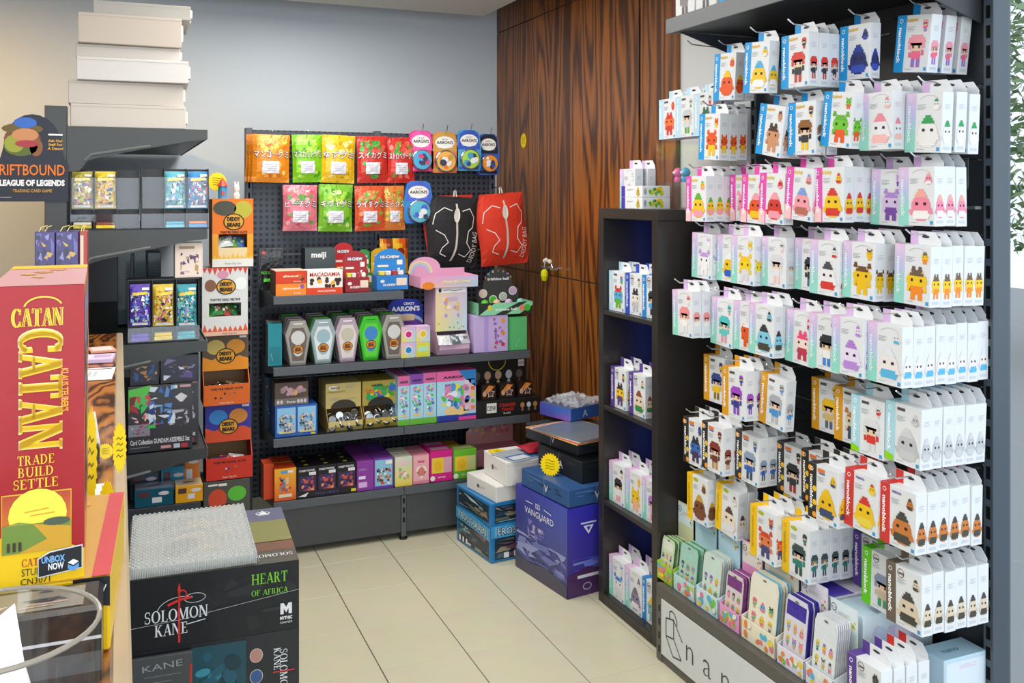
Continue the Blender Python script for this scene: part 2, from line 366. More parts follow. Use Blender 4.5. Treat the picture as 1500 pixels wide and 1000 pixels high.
# lever handle with a keyring on the cladding
hp = W(812, 388, X=XW-.022)
hd = tag(empty('door_handle', (XW-.022, hp.y, hp.z)), 'pair of small steel knobs on the wood door with dangling keyring', 'handle')
for dy in (-.055, .05):
    m = MB(); m.tube([(0, dy, -.015), (-.03, dy, -.015)], .007, '#fff'+'fff', 8); m.tube([(-.03, dy-.03, -.015), (-.03, dy+.03, -.015)], .008, '#ffffff', 8); m.build('knob', 'chrome', hd)
m = MB(); m.tube([(-.035, .05, -.01), (-.037, .03, .018), (-.037, 0, .022), (-.037, -.03, .018), (-.035, -.055, -.01)], .0022, '#ffffff'); m.build('key_chain', 'chrome', hd)
for dy, dz in ((.03, .02), (.012, .026), (-.025, .022), (-.035, .02)):
    m = MB(); m.lathe([(0, -.011), (.008, -.008), (.011, 0), (.008, .008), (0, .011)], '#e9e6dc', 8, (-.04, dy, dz)); m.build('bead', 'plastic', hd, True)
m = MB(); m.lathe([(0, -.05), (.012, -.045), (.02, -.02), (.018, 0), (.008, .012), (0, .014)], '#e3e01c', 12, (-.04, .033, -.035)); m.build('lemon_charm', 'plastic', hd, True)
# shop window at the right of the display, pavement and a tree outside
win = struct(empty('window_1', (XW+.05, 0, 0)))
boxo('window_frame', -.03, .03, 1.74, 1.78, 0, 3, '#5a626b', 'powder', win); boxo('window_frame', -.03, .03, -1.8, -1.74, 0, 3, '#5a626b', 'powder', win)
boxo('window_frame', -.03, .03, -1.74, 1.74, 0, .08, '#5a626b', 'powder', win); boxo('window_frame', -.03, .03, -1.74, 1.74, 2.9, 3, '#5a626b', 'powder', win)
boxo('pane', -.004, .004, -1.74, 1.74, .08, 2.9, '#ffffff', 'glass', win)
struct(boxo('pavement', 2.2, 14, -6, 14, -.1, -.05, '#9a9b9c', 'paint'))
tr = tag(empty('street_tree', (8.2, 6.0, -.05)), 'leafy street tree seen through the window edge', 'tree')
m = MB(); m.tube([(0, 0, 0), (.03, 0, 1.2), (0, .05, 2.6)], .09, '#5b4a3a', 8); m.build('trunk', 'matte', tr)
m = MB(); g = rnd(5)
for i in range(5000):
    a, b, r = g.uniform(0, 6.28), g.uniform(-1, 1), 1.5*g.random()**.4
    c = Vector((r*math.cos(a)*math.sqrt(1-b*b), r*math.sin(a)*math.sqrt(1-b*b), 2.6+1.7*r/1.5*b)); u = Vector((g.gauss(0, 1), g.gauss(0, 1), g.gauss(0, 1))).normalized(); w = u.orthogonal().normalized()
    s = .07; m.face([c-u*s, c+w*s*.45, c+u*s, c-w*s*.45], g.choice(['#5f7a4a', '#7c9464', '#93a883']))
lo = m.build('foliage', 'leaf', tr); lo['kind'] = 'stuff'
# ---------------------------------------------------------------- pegboard gondola against the back
GX0, GXM, GX1, GY, PY = .575, 1.16, 1.755, 3.985, 4.45
Z1, Z2, Z3, ZD = 1.095, .795, .497, .232
DK, DK2 = '#202327', '#1c1f23'
gon = tag(empty('shelving_gondola', (0, 0, 0)), 'dark grey pegboard shelving unit with three shelves along the back wall', 'shelving unit')
for x0, x1 in ((GX0-.005, GXM-.012), (GXM+.012, GX1-.01)):
    for z0, z1 in ((.12, .66), (.664, 1.24), (1.244, 1.822)):
        m = MB(); m.box(x0, x1, PY, PY+.012, z0, z1, DK2); m.build('pegboard_panel', 'pegboard', gon)
for x in (GX0-.022, GXM, GX1+.002):
    m = MB(); m.box(x-.015, x+.015, PY-.012, PY+.045, 0, 1.83, '#4d535c'); u_ = m.build('upright', 'powder', gon)
    m = MB()
    for k in range(34): m.box(x-.004, x+.004, PY-.0126, PY-.011, .1+k*.05, .13+k*.05, '#050505', .0002)
    m.build('slot', 'matte', u_)
def shelf(x0, x1, z, par, y0=None, y1=None):
    y0 = GY if y0 is None else y0; y1 = PY-.014 if y1 is None else y1
    m = MB(); m.box(x0, x1, y0+.004, y1, z-.022, z, DK); o = m.build('shelf', 'powder', par)
    m = MB(); m.box(x0, x1, y0, y0+.004, z-.034, z+.0015, '#50555c', .001); m.build('shelf_lip', 'powder', o)
    for x in (x0+.003, x1-.006):
        m = MB(); m.prismx([(y0+.02, z-.023), (y1-.002, z-.10), (y1-.002, z-.023)], x, x+.003, DK2); m.build('bracket', 'powder', o)
    return o
shelf(GX0+.02, GXM-.002, Z1, gon)
for z in (Z2, Z3, ZD):
    shelf(GX0+.02, GXM-.001, z, gon); shelf(GXM+.001, GX1+.012, z, gon)
for x0, x1 in ((GX0, GXM-.012), (GXM+.012, GX1+.012)):
    m = MB(); m.box(x0, x1, GY+.012, GY+.02, .03, ZD-.036, '#3f4245'); m.build('kick_panel', 'powder', gon)
for x in (GX0+.01, GXM, GX1):
    m = MB(); m.box(x-.011, x+.011, GY+.006, GY+.03, .012, ZD-.036, '#53575b'); ft = m.build('base_leg', 'powder', gon)
    m = MB(); m.lathe([(0, 0), (.019, 0), (.019, .006), (.008, .012), (.008, .03)], '#1b1b1c', 14, (x, GY+.018, 0)); m.build('levelling_foot', 'plastic', ft)
    m = MB()
    for k in range(3): m.box(x-.004, x+.004, GY+.0052, GY+.0064, .075+k*.042, .098+k*.042, '#050505', .0002)
    m.build('slot', 'matte', ft)
def hook(par, p0, p1, r=.0022, up=.012):            # a wire hook from the back p0 to the tip p1
    p0, p1 = Vector(p0), Vector(p1); d = (p1-p0).normalized(); m = MB()
    m.tube([p0, p1-d*.008, p1+Vector((0, 0, .004)), p1+d*.012+Vector((0, 0, up))], r, '#dddddd', 6)
    s = d.cross(Vector((0, 0, 1))); q = p0+d*.004
    m.tube([q-s*.016, q+s*.016], r*1.4, '#dddddd', 6)
    return m.build('display_hook', 'chrome', par)
# ---------------------------------------------------------------- end gondola at the left
LY = 3.5
lx0, lx1 = W(100, 0, Y=LY).x, W(303, 0, Y=LY).x
lu = tag(empty('shelving_unit', (0, 0, 0)), 'dark grey shelving unit seen end-on at left with white boxes on top', 'shelving unit')
GT = '#3a3d3d'
m = MB(); m.box(lx0-.072, lx0-.004, LY, LY+.05, 0, 1.82, GT); m.build('end_upright', 'powder', lu)
m = MB(); m.box(lx0-.045, lx0-.03, LY+.05, YW-.02, .05, 1.80, '#2b2d30'); m.build('back_panel', 'powder', lu)
LZ = [1.752, 1.398, 1.0, .617, .22]
for i, z in enumerate(LZ):
    m = MB(); m.box(lx0, lx1, LY+.006, YW-.03, z-.03, z-.008, GT); m.box(lx1, lx1+.003, LY+.002, YW-.03, z-.034, z, '#5a5e60', .0005); s_ = m.build('shelf', 'powder', lu)
    m = MB(); m.prism([(lx0-.004, z-.155), (lx0+.035, z-.15), (lx0+.06, z-.115), (lx0+.11, z-.10), (lx1-.06, z-.042), (lx1, z-.036), (lx1, z), (lx0-.004, z)], LY, LY+.005, GT)
    m.build('bracket', 'powder', s_)
    m = MB(); m.tube([(lx0+.05, LY-.001, z-.115), (lx0+.07, LY-.002, z-.095), (lx0+.24, LY-.002, z-.065), (lx0+.26, LY, z-.062)], .005, '#6a6e6c', 6); m.build('bracket_rib', 'powder', s_)
# ---------------------------------------------------------------- counter
CZ, CXR, CFAR = 1.055, .012, 3.41
ct = tag(empty('shop_counter', (0, 0, 0)), 'shop counter with dark wood grain top and pale edge at left', 'counter')
m = MB(); m.box(-1.3, CXR-.02, .3, CFAR, CZ-.03, CZ, '#7a4419'); m.build('worktop', 'counter_wood', ct)
m = MB(); m.box(CXR-.02, CXR, .3, CFAR, CZ-.045, CZ+.0015, '#b3a184', .003); m.build('edge_trim', 'lino', ct)
m = MB(); m.box(-1.25, CXR-.03, .35, CFAR-.03, 0, CZ-.046, '#6e6a62'); m.build('front_panel', 'paint', ct)
# ---------------------------------------------------------------- cube bookcase
BX0, BX1, BY0, BY1, BH = 1.66, 2.052, 2.694, 3.112, 1.47
bc = tag(empty('bookcase', (0, 0, 0)), 'tall black-brown open cube bookcase standing against the right wall', 'bookcase')
for nm, a in (('side_panel', (BX0, BX1, BY0, BY0+.038, 0, BH-.038)), ('side_panel', (BX0, BX1, BY1-.038, BY1, 0, BH-.038)),
              ('top_panel', (BX0, BX1, BY0, BY1, BH-.038, BH)), ('bottom_panel', (BX0, BX1, BY0+.038, BY1-.038, 0, .038))):
    boxo(nm, *a, '#2c2826', 'dark_wood', bc)
BZ = [1.093, .74, .388]
for z in BZ: boxo('shelf_board', BX0+.001, BX1, BY0+.038, BY1-.038, z-.017, z, '#2c2826', 'dark_wood', bc)
boxo('back_panel', BX1-.006, BX1-.001, BY0+.038, BY1-.038, .038, BH-.038, '#2c3c9c', 'card', bc)  # blue cast of the cube interior put into the panel colour
for z0, z1 in ((.05, .36), (.40, .71), (.752, 1.065), (1.105, 1.42)): boxo('led_strip', BX1-.03, BX1-.02, BY0+.0385, BY0+.044, z0, z1, '#4060ff', 'led', bc)  # added glowing strips, out of view, giving each cube its blue light
# ---------------------------------------------------------------- hook display at the right
DX, DB, DY0, DY1, DZ = 1.625, 2.03, 1.676, 2.645, .245
dsp = tag(empty('hook_display', (0, 0, 0)), 'dark metal hook display unit full of hanging boxes at right', 'display unit')
for k in range(6):
    m = MB(); m.box(DB, DB+.01, DY0+.03, DY1-.03, .25+k*.31, .552+k*.31, '#2f3338'); m.build('back_panel', 'powder', dsp)
for y in (DY0, DY1-.03):
    m = MB(); m.box(DB-.03, DB+.025, y, y+.03, 0, 2.35, '#46505a'); u_ = m.build('upright', 'powder', dsp)
    m = MB()
    for k in range(44): m.box(DB-.0308, DB-.0295, y+.009, y+.021, .06+k*.05, .092+k*.05, '#060708', .0002)
    m.build('slot', 'matte', u_)
m = MB(); m.box(DX+.02, DB, DY0, DY1, DZ-.03, DZ, '#44474b'); dk_ = m.build('deck', 'powder', dsp)
m = MB(); m.box(DX, DX+.02, DY0, DY1, DZ-.034, DZ+.004, '#55534e'); m.build('deck_lip', 'powder', dk_)
m = MB(); m.box(DX+.004, DX+.02, DY0, DY1, 0, .03, '#55534e'); m.build('plinth', 'powder', dsp)
m = MB(); m.box(DX, DX+.03, DY1-.03, DY1, .004, DZ-.034, '#5a5852')
for k in range(4): m.box(DX-.0008, DX, DY1-.024, DY1-.014, .03+k*.044, .052+k*.044, '#0a0a0a', .0002)
m.build('base_leg', 'powder', dsp)
sw, sh = DY1-.032-DY0, DZ-.036-.03
m = MB(); m.box(-sw/2, sw/2, 0, .004, 0, sh, '#cfd3d4', .0005); m.on('f', sw, sh, .004)
g0 = .075/sw; e_ = 1/sw
def L2(P, w=.0045): m.line(P, w, '#4c4c4c', 2)
ix, iz = .03/sw, .40
L2([(ix, iz), (ix, .72), (ix+.045*e_, .78), (ix+.045*e_, iz+.045), (ix, iz), (ix+.04*e_, .12), (ix+.088*e_, .17), (ix+.045*e_, iz+.045)])
L2([(ix+.022*e_, .75), (ix+.022*e_, .88), (ix+.035*e_, .915), (ix+.05*e_, .89), (ix+.064*e_, .80), (ix+.064*e_, .72)])
L2([(ix+.045*e_, .78), (ix+.095*e_, .50)])
for k, ch in enumerate('nanoblock'): m.text(ch, (.165+.092*k)/sw, .48 if ch in 'ano' and ch not in 'b' else .48, .082, '#4c4c4c', 2, off=-.012)
m.build('sign_board', 'card', dsp, loc=(DX-.001, (DY0+DY1-.032)/2, .03), rz=-90)
# top shelf of the display
tz = 2.045
m = MB(); m.box(1.66, DB, DY0+.01, DY1-.01, tz+.006, tz+.03, '#2b2d31'); o = m.build('top_shelf', 'powder', dsp)
m = MB(); m.box(1.655, 1.66, DY0+.01, DY1-.01, tz, tz+.05, '#565c60'); m.build('shelf_lip', 'powder', o)
for y in (DY0+.04, DY1-.05):
    m = MB(); m.prism([(1.68, tz+.005), (DB, tz-.10), (DB, tz+.005)], y, y+.004, '#33363a'); m.build('bracket', 'powder', o)
# ---------------------------------------------------------------- small brick-toy cartons (hang tab at the back, coloured band at the left)
NW, NH, ND = .112, .146, .035
WH = '#dfe2e5'
def figure(m, a, b, wm, hm, cs, seed, L=3):            # a plain little figure of square studs
    g = rnd(seed); px, pz = wm/10/m.Wm, hm/12/m.Hm; hi, mid, lo = cs[0], cs[min(1, len(cs)-1)], cs[-1]
    def Rw(rows, r0, c, l=0, dx=0):
        for i, w in enumerate(rows): m.rect(a+(dx-w/2)*px, b+(r0+i)*pz, a+(dx+w/2)*px, b+(r0+i+1)*pz, c, L+l)
    k = g.choice(['pet', 'pet', 'doll', 'thing'])
    if k == 'pet':
        e = g.choice([1.4, 2.6, 3.4]); h = g.choice([[6, 8, 8, 8, 6], [8, 9, 9, 8, 6], [7, 8, 8, 7, 5]])
        Rw([2, 2], 0, lo, 0, -1.6); Rw([2, 2], 0, lo, 0, 1.6); Rw([5, 6, 5], 2, mid if len(cs) < 3 else lo); Rw([1.5, 1.5], 3, mid, 0, -3.4); Rw([1.5, 1.2], 3, mid, 0, 3.6)
        Rw(h, 5, mid); Rw([2, 1.4], 10, hi, 0, -e); Rw([2, 1.4], 10, hi, 0, e); Rw([6, 4], 8.6, hi, 1)
        for s in (-1, 1): Rw([.9], 6.6, '#2a2426', 2, s*2)
    elif k == 'doll':
        Rw([1.6]*3, 0, lo, 0, -1.2); Rw([1.6]*3, 0, lo, 0, 1.2); Rw([4, 4.4, 4], 3, mid); Rw([1.2, 1.2], 3.6, mid, 0, -2.9); Rw([1.2, 1.2], 4.4, mid, 0, 3); Rw([5, 6, 6], 6, '#e6c8ae'); Rw([7, 8, 7.4, 5.4], 8, hi); Rw([1.4, 1.4], 6.6, hi, 1, -3.1); Rw([1.4, 1], 7, hi, 1, 3.1)
        for s in (-1, 1): Rw([.8], 7, '#2a2426', 2, s*1.4)
    else:
        Rw([4, 6, 7.4, 8, 8.4, 8.4, 8, 7, 5.4], 0, mid); Rw([7, 8, 8.4], 0.6, lo, 1); Rw([5.4, 4, 2.4], 8.4, hi, 1); Rw([1.2], 5.6, '#2a2426', 2, -1.8); Rw([1.2], 5.6, '#2a2426', 2, 1.8); Rw([1.2, 2], 2, mid, 2, -4.2); Rw([2, 1.2], 2.6, mid, 2, 4.2)
    return m
GR = ['#e3bfe2', '#b9bfe6', '#8fd6c6']
SER_ = {'pk': ('sky-blue', '#1597dc'), 'kb': ('pink', '#e04fb0'), 'sr': ('pastel', GR), 'db': ('gold', '#d99a1a'), 'nr': ('black', '#33302c'), 'mh': ('yellow', '#f2c20c'),
        'sn': ('pale blue', '#a9d6e4'), 'nm': ('red', '#cf3a35'), 'gr': ('lime green', '#63c81c'), 'br': ('brown', '#6d5f52'), 'pu': ('purple', '#5b3f94'),
        'mo': ('icy blue', '#b9dbee'), 'bl': ('royal blue', '#2d4fc0'), 'tb': ('ocean blue', '#2a86cf')}
_nm = {}
def nano_mesh(series, cs, seed):
    k = (series, tuple(cs), seed)
    if k in _nm: return _nm[k]
    nm, band = SER_[series]; m = MB(); w, h, d = NW, NH, ND
    m.box(-w/2, w/2, 0, d, 0, h, WH, .0008); m.on('f', w, h, d)
    if isinstance(band, list):
        for (b0, b1, c0, c1) in ((0, .28, band[2], band[2]), (.28, .6, band[2], band[1]), (.6, 1, band[1], band[0])):
            m.poly([(0, b0), (.28, b0), (.28, b1), (0, b1)], [c0, c0, c1, c1])
        m.ring(.64, .86, .030, .014, .0014, '#c3b4c0', 2, 10, 20, 160)
    else: m.rect(0, 0, .28, 1, band)
    if series == 'kb': m.poly([(0, 0), (.25, 0), (.25, .22), (.12, .3), (0, .26)], '#efc3c4', 2)
    if series == 'sn': m.poly([(0, 0), (.25, 0), (.25, .10), (0, .14)], '#8fd11c', 2)
    if series == 'nr':
        for b in (.08, .3, .55, .9): m.ell(.22 if b < .6 else .06, b, .008, .008, '#f2a02c' if b in (.08, .9) else '#eec02a', 2, 8)
    tc = '#ffffff' if not isinstance(band, list) else '#e9f2f6'
    if series == 'mh': tc = '#c39c12'
    m.text('nanoblock', .125, .47, .0115, tc, 3, rot=-90, mw=.092, off=.03)
    m.ring(.125, .90, .006, .006, .0016, tc, 3, 6)
    ti = {'pk': ('Pokémon', '#e3b21c'), 'kb': ('Kirby', '#e8c41c')}.get(series)
    if ti: m.text(ti[0], .45, .915, .0095, ti[1], 3, off=.03, rot=4, mw=.036)
    elif series == 'nr': m.rect(.32, .88, .56, .95, '#e0763a', 2); m.rect(.36, .85, .56, .875, '#3e6fb0', 2)
    elif series in ('gr', 'br', 'pu', 'bl', 'tb'): m.ring(.42, .89, .011, .011, .0018, '#8c4a48', 2, 12); m.rect(.36, .87, .5, .9, '#5a5a5a', 3)
    elif series == 'nm': m.text('namco', .47, .92, .008, '#6a4c9c', 3, off=.03)
    elif series == 'mh': m.ell(.44, .92, .014, .006, '#a9b52a', 2, 8)
    elif series != 'sr': m.rect(.33, .89, .55, .94, '#55504e', 2)
    greek(m, .32, .80, .24, 4)
    figure(m, .63, .09, .070, .082, cs, seed); figure(m, .84, .70, .022, .030, cs, seed)
    m.rect(.88, .03, .96, .09, '#3b9bd6', 2); greek(m, .34, .06, .2, 1)
    m.on('r', w, h, d)
    figure(m, .5, .14, .030, .060, cs, seed, 2); greek(m, .25, .80, .5, 4, '#b9bec6'); m.rect(.2, .05, .8, .1, '#c8cdd4', 2)
    m.on('t', w, h, d); m.rect(0, 0, .25, 1, band if not isinstance(band, list) else band[0])
    body = m.build('toy_box', 'card'); t = MB()
    P = [(-w*.36, h-.001), (w/2-.004, h-.001), (w/2-.004, h+.010), (w/2-.022, h+.032), (-w*.36, h+.032)]
    t.prism(P, d-.0012, d-.0002, '#e4e6e8'); t.fn = lambda a, b, L: Vector((-w*.36+a*w*.72, d-.0012-.0003*L, h+b*.032)); t.Wm, t.Hm = w*.72, .032
    t.rect(0, 0, .3, 1, band if not isinstance(band, list) else '#d3b4e0'); t.ell(.58, .62, .012, .0035, '#3a3a3e', 2, 10)
    tab = t.build('hang_tab', 'card'); r = (body.data, tab.data); bpy.data.objects.remove(body); bpy.data.objects.remove(tab); _nm[k] = r; return r
_cn = {'#d9541e': 'orange'}
def nano(series, cs, seed, loc, rz=-90, lean=0, label='', group=None):
    b, t = nano_mesh(series, cs, seed)
    mx = Matrix.Translation(loc) @ Matrix.Rotation(R(rz), 4, 'Z') @ Matrix.Rotation(R(lean), 4, 'Y')
    o = place('toy_box', b); o.matrix_world = mx; tag(o, label, 'toy box', group); place('hang_tab', t, o); return o
# one line for each hook: edge measured (L far edge / R near edge), its column, top and bottom, boxes on the hook, column where the pile ends, lean, range, colours, colour word
OR, BR, BK, YE, PK, GN, GY_, BL, RD, PU, LB, CR = '#e2571f', '#7a4a2c', '#33343a', '#ecc01e', '#ee9aa8', '#5fae2e', '#b9bcc2', '#2f5fc4', '#d23a30', '#9a6cc6', '#7fc0e2', '#eadfd4'
ROWS = [
 ('top', [('L', 1044.5, 82, 149, 2, 0, 4, 'pk', [YE, OR, OR], 'orange'), ('L', 1088, 66, 139, 1, 0, 5, 'pk', ['#4aa8d8', YE, '#e8eaec'], 'light blue'), ('R', 1184, 44, 125, 3, 1225, 1, 'pk', [RD, BK, YE, '#b84a3c'], 'yellow and black'),
          ('L', 1229, 43, 120, 1, 0, 2, 'pk', ['#2c3f9c', '#27326e', '#3550b8'], 'navy'), ('R', 1358, 17, 102, 3, 1428, 7, 'pk', [PK, '#e8688c', PU], 'pink')]),
 ('second', [('R', 1053, 164.6, 233, 3, 1088, 3, 'pk', [OR, OR, YE], 'fiery orange'), ('L', 1106, 156, 229, 2, 0, 10, 'pk', ['#4a3428', '#c98f6a'], 'brown bun'), ('L', 1154, 151, 228, 2, 0, 1, 'pk', ['#8a5a2c', BK, YE], 'tan'),
             ('R', 1245, 131, 214, 2, 1262, 7, 'pk', [GN, '#6cc22c', OR], 'green'), ('R', 1307.5, 130, 217.8, 3, 1335, 0, 'sr', ['#e58a98', '#e3e4e8', '#f0b7b4'], 'pale rose'), ('R', 1378, 134, 222, 3, 1437, 3, 'sr', ['#2f9e55', '#e9e9e9', '#e9e9e9'], 'green bow')]),
 ('third', [('R', 1034, 257, 325, 4, 1068, 0, 'kb', [GN, YE, PK, PK], 'green-topped pink'), ('L', 1069, 256, 323, 1, 0, 0, 'kb', [PK, PK], 'plain pink'), ('L', 1085, 256, 326, 1, 0, 3, 'kb', [PK, OR, YE], 'pink and yellow'), ('L', 1111, 252.5, 326.7, 1, 0, 3, 'kb', [PK, RD, PK], 'pink and red'),
            ('R', 1188, 246, 323, 2, 1200, 5, 'kb', ['#7f9ad8', PK, '#b26a58'], 'blue-topped pink'), ('R', 1236, 244, 326, 4, 1275, 0, 'kb', [RD, YE, PK, RD], 'flame-red'), ('L', 1275, 250, 329, 1, 0, 2, 'sr', ['#b18ad4', '#d9c3ea', '#7a4ea6'], 'violet'), ('R', 1369, 244, 331.7, 3, 1415, 0, 'sr', ['#f0a79a', '#ee8aa4', '#f2efec'], 'salmon pink')]),
 ('fourth', [('L', 1013, 340, 405.6, 2, 0, 2, 'sr', ['#b996d8', '#ededf0'], 'lilac'), ('L', 1049, 342, 410, 2, 0, 2, 'sr', ['#ededed', YE, BL], 'white and blue'), ('R', 1104, 347, 419, 1, 1116, 1, 'sr', [YE, '#eccb1c', '#d4d4d8'], 'egg-yellow'), ('R', 1151, 349, 423, 1, 1162, 1, 'sr', ['#d4d5da', '#dfe0e4', '#f0c8c0'], 'pale grey'),
             ('L', 1163, 349.6, 423, 1, 0, 2, 'sr', [BK, BK, '#4a6a80'], 'black'), ('R', 1228, 353.6, 435, 2, 1242, 2, 'sr', ['#4a4c50', '#e6e6e8', RD], 'white and red'), ('R', 1280, 356, 441, 3, 1312, 2, 'sr', ['#6a4a30', '#e8bc18', '#e8bc18'], 'golden'), ('R', 1362, 359, 450, 5, 1438, 2, 'sr', ['#6a5a4c', '#eec224', '#f08a2a'], 'yellow and orange')]),
 ('fifth', [('R', 1014, 426, 496, 3, 1041, -1, 'sr', ['#ec8f92', '#f0ece8', '#e3e3e6'], 'coral'), ('R', 1072, 440, 510, 2, 1082, 3, 'sr', ['#4fc0c0', '#5ac6c4', '#e89ab0'], 'teal'), ('L', 1074, 440, 509.6, 1, 0, 1, 'sr', ['#ededed', OR], 'white and orange'), ('R', 1132.6, 450, 525, 2, 1145, 1, 'sr', [BK, '#7fc4dc', '#4a4438'], 'black and teal'),
            ('L', 1150, 453, 528, 1, 0, 3, 'sr', ['#e84a7c', '#f0d8d0', '#b83a50'], 'hot pink'), ('L', 1184, 456, 536, 1, 0, 2, 'sr', [BK, '#ececec', '#3f84d0'], 'white and black'), ('R', 1264, 470.7, 555, 2, 1276, 1, 'sr', ['#b07cd0', '#e6d8f0', '#b48ad4'], 'orchid'), ('R', 1321, 480, 568.7, 8, 1443, 1, 'sr', ['#dfe3ea', '#e8e2e0', '#5ab4dc'], 'white and aqua')]),
 ('sixth', [('L', 1031, 518, 584, 1, 0, 0, 'db', ['#3a4a8c', YE, '#8a6a24'], 'yellow robed'), ('R', 1091.6, 544, 618, 3, 1112, 0, 'db', ['#a04ac0', '#3a3f8c', '#8a4ab8'], 'purple'), ('R', 1148, 553, 631, 1, 1170, 5, 'db', ['#a9aeb4', '#4a90d0', '#b4b8bc'], 'silver'), ('L', 1189, 552, 626, 1, 0, 0, 'db', [YE, '#d8b878', '#5a6478'], 'blond'),
            ('L', 1222, 565, 642, 1, 0, 1, 'db', ['#b8743a', '#d8c8a8', '#4a4a54'], 'auburn'), ('R', 1294, 588, 675, 1, 1302, 1, 'sn', ['#d8d9dc', RD, '#d8d9dc'], 'grey and red'), ('R', 1348, 601, 689, 6, 1441, 2, 'sn', ['#d0d1d4', '#bfc1c6', '#c8cacc'], 'light grey')]),
 ('seventh', [('L', 1001, 607, 674.5, 2, 0, 0, 'nr', [BK, '#3a6ab4', '#4a3a5c'], 'blue and black'), ('R', 1059, 627, 698, 2, 1075, 1, 'nr', ['#8a3a2c', '#6e3a2a', '#c48a4a'], 'maroon'), ('R', 1110.6, 641, 714, 3, 1134, 2, 'nr', ['#8aa0b8', '#2f62b0', '#3a4a5c'], 'steel blue'), ('L', 1138, 646, 717, 1, 0, 1, 'nr', [BK, '#3a3a3e', '#a8372c'], 'black and red'),
              ('L', 1174, 657, 731, 1, 0, 0, 'nr', [BK, RD], 'dark'), ('R', 1227, 688, 775, 3, 1251, 1, 'nr', [YE, '#e8b81c', '#3f4f70'], 'yellow and navy'), ('R', 1284, 699, 788, 2, 1297, 2, 'nm', [RD, YE, '#e8d04a'], 'red and yellow'), ('R', 1341, 722, 814, 6, 1436, 1, 'nm', ['#4a4a44', '#c87a3c', '#4a4a44'], 'dark cabinet')]),
 ('eighth', [('R', 1036, 704.7, 773, 2, 1052, 0, 'mh', ['#c89a3c', BR, '#7a4a34'], 'sandy'), ('R', 1079, 720, 791, 2, 1094.5, 4, 'mh', ['#5a4034', '#e8d8c4', '#e0e0e4'], 'brown-haired'), ('R', 1135, 751, 831, 3, 1150, 1, 'mh', ['#c8482c', '#e07a4a', '#4a4a7a'], 'rust red'), ('R', 1185, 777, 857, 5, 1249, 1, 'mh', ['#3c5050', '#2f7a72', '#3c4a4c'], 'dark green'),
             ('L', 1250, 779, 853, 1, 0, 0, 'pu', [BK, '#7a5a9c'], 'shadowy'), ('L', 1262, 798, 880, 1, 0, 2, 'gr', ['#8a96b0', '#c8b8a0', '#4a9a6a'], 'blue-grey'), ('R', 1350.5, 845, 934, 6, 1448, 0, 'br', ['#4a4844', '#d8c8b0', '#4a4840'], 'dark-haired')]),
]
seed = 100
PX = DB-.004
for rn, hooks in ROWS:
    SP = NW+.0022; ys = []
    for (sd, u, vt, vb, n, ue, lean, ser, cs, cw) in hooks:
        p = bywidth(u, vt, vb, NH); ys.append(p.y-NW/2 if sd == 'L' else p.y+NW/2)
    lo_, hi_ = DY0+.045, DY1-.025-NW/2
    for it in range(300):                                # hooks hang clear of one another
        for i in range(len(ys)-1):
            d = SP-(ys[i]-ys[i+1])
            if d > 0: ys[i] += d/2; ys[i+1] -= d/2
        for i in range(len(ys)): ys[i] = min(max(ys[i], lo_), hi_)
    for hi, (sd, u, vt, vb, n, ue, lean, ser, cs, cw) in enumerate(hooks):
        seed += 3; yc = ys[hi]; Ye = yc+NW/2 if sd == 'L' else yc-NW/2
        p = W(u, vb, Y=Ye); X = min(max(p.x, 1.66), 1.94); z = W(u, vb, Y=Ye).z
        xe = W(ue, 300, Y=yc-NW/2).x if ue else X+.04*n
        step = min(max((xe-X)/n, ND+.0006), max((PX-X)/n, ND+.0006))
        if X+step*n > PX: X = PX-step*n
        for b in range(n):
            pos = 'front box' if b == 0 else ORD[b]+' box back'
            lab = f'{SER_[ser][0]}-banded box, {cw} figure, {pos}, {ORD[hi]} hook from bookcase, {rn} row'
            g = rnd(seed*17+b); dz = 0 if b == 0 else g.uniform(-.002, .002)
            nano(ser, cs, seed, (X+b*step+.0, yc+(0 if b == 0 else g.uniform(-.002, .002)), z+dz), -90, lean+(0 if b == 0 else g.uniform(-.8, .8)), lab, f'boxes hanging in the {rn} row')
        zh = z+NH+.020; ln = math.sin(R(lean))*NH
        hook(dsp, (DB, yc-.008-ln, zh), (X-.02+ND*0, yc-.008-ln, zh+.006))
hp = W(1026, 66, X=1.80); hook(dsp, (DB, hp.y, hp.z-.01), (1.76, hp.y, hp.z))
m = MB(); pp = W(1417, 232, X=1.95); m.box(-.02, .02, 0, .002, -.075, 0, '#9aa4ae', .0005); m.box(-.004, .004, -.001, .0005, -.05, -.012, '#d8dde2', .0003); m.build('ticket_holder', 'acrylic', dsp, loc=(1.93, pp.y, pp.z), rz=-90)
# boxes on the display's top shelf
for k, (u, ser, cs, cw) in enumerate(((1000, 'mo', [GY_, '#6a6468', '#6a6468'], 'grey'), (1027, 'mo', [GY_, '#6a6468', '#6a6468'], 'grey'), (1060, 'pk', [BL, LB], 'blue'))):
    p = W(u, 20, X=1.69); m = MB(); h = .19
    m.box(-.055, .055, 0, .05, 0, h, WH, .001, {'f': '#e6e8ea' if k < 2 else '#1597dc'}); m.on('f', .11, h, .05)
    if k < 2: figure(m, .5, .06, .08, .16, ['#6a6468', '#8a8488', '#5a5458'], 5)
    else: m.rect(.2, .3, .6, .6, '#e8e8d8', 2); m.rect(.05, .06, .95, .2, '#2fa8e0', 2)
    yy = p.y if k < 2 else W(1052, 20, X=1.69).y-.06
    tag(m.build('toy_box', 'card', loc=(1.69, (2.575, 2.458, 2.335)[k], tz+.031), rz=-90), ('white box with grey figure on display top shelf, nearest the bookcase', 'white box with grey figure on display top shelf, next to blue box', 'bright blue box on the top shelf of the hook display')[k], 'toy box')
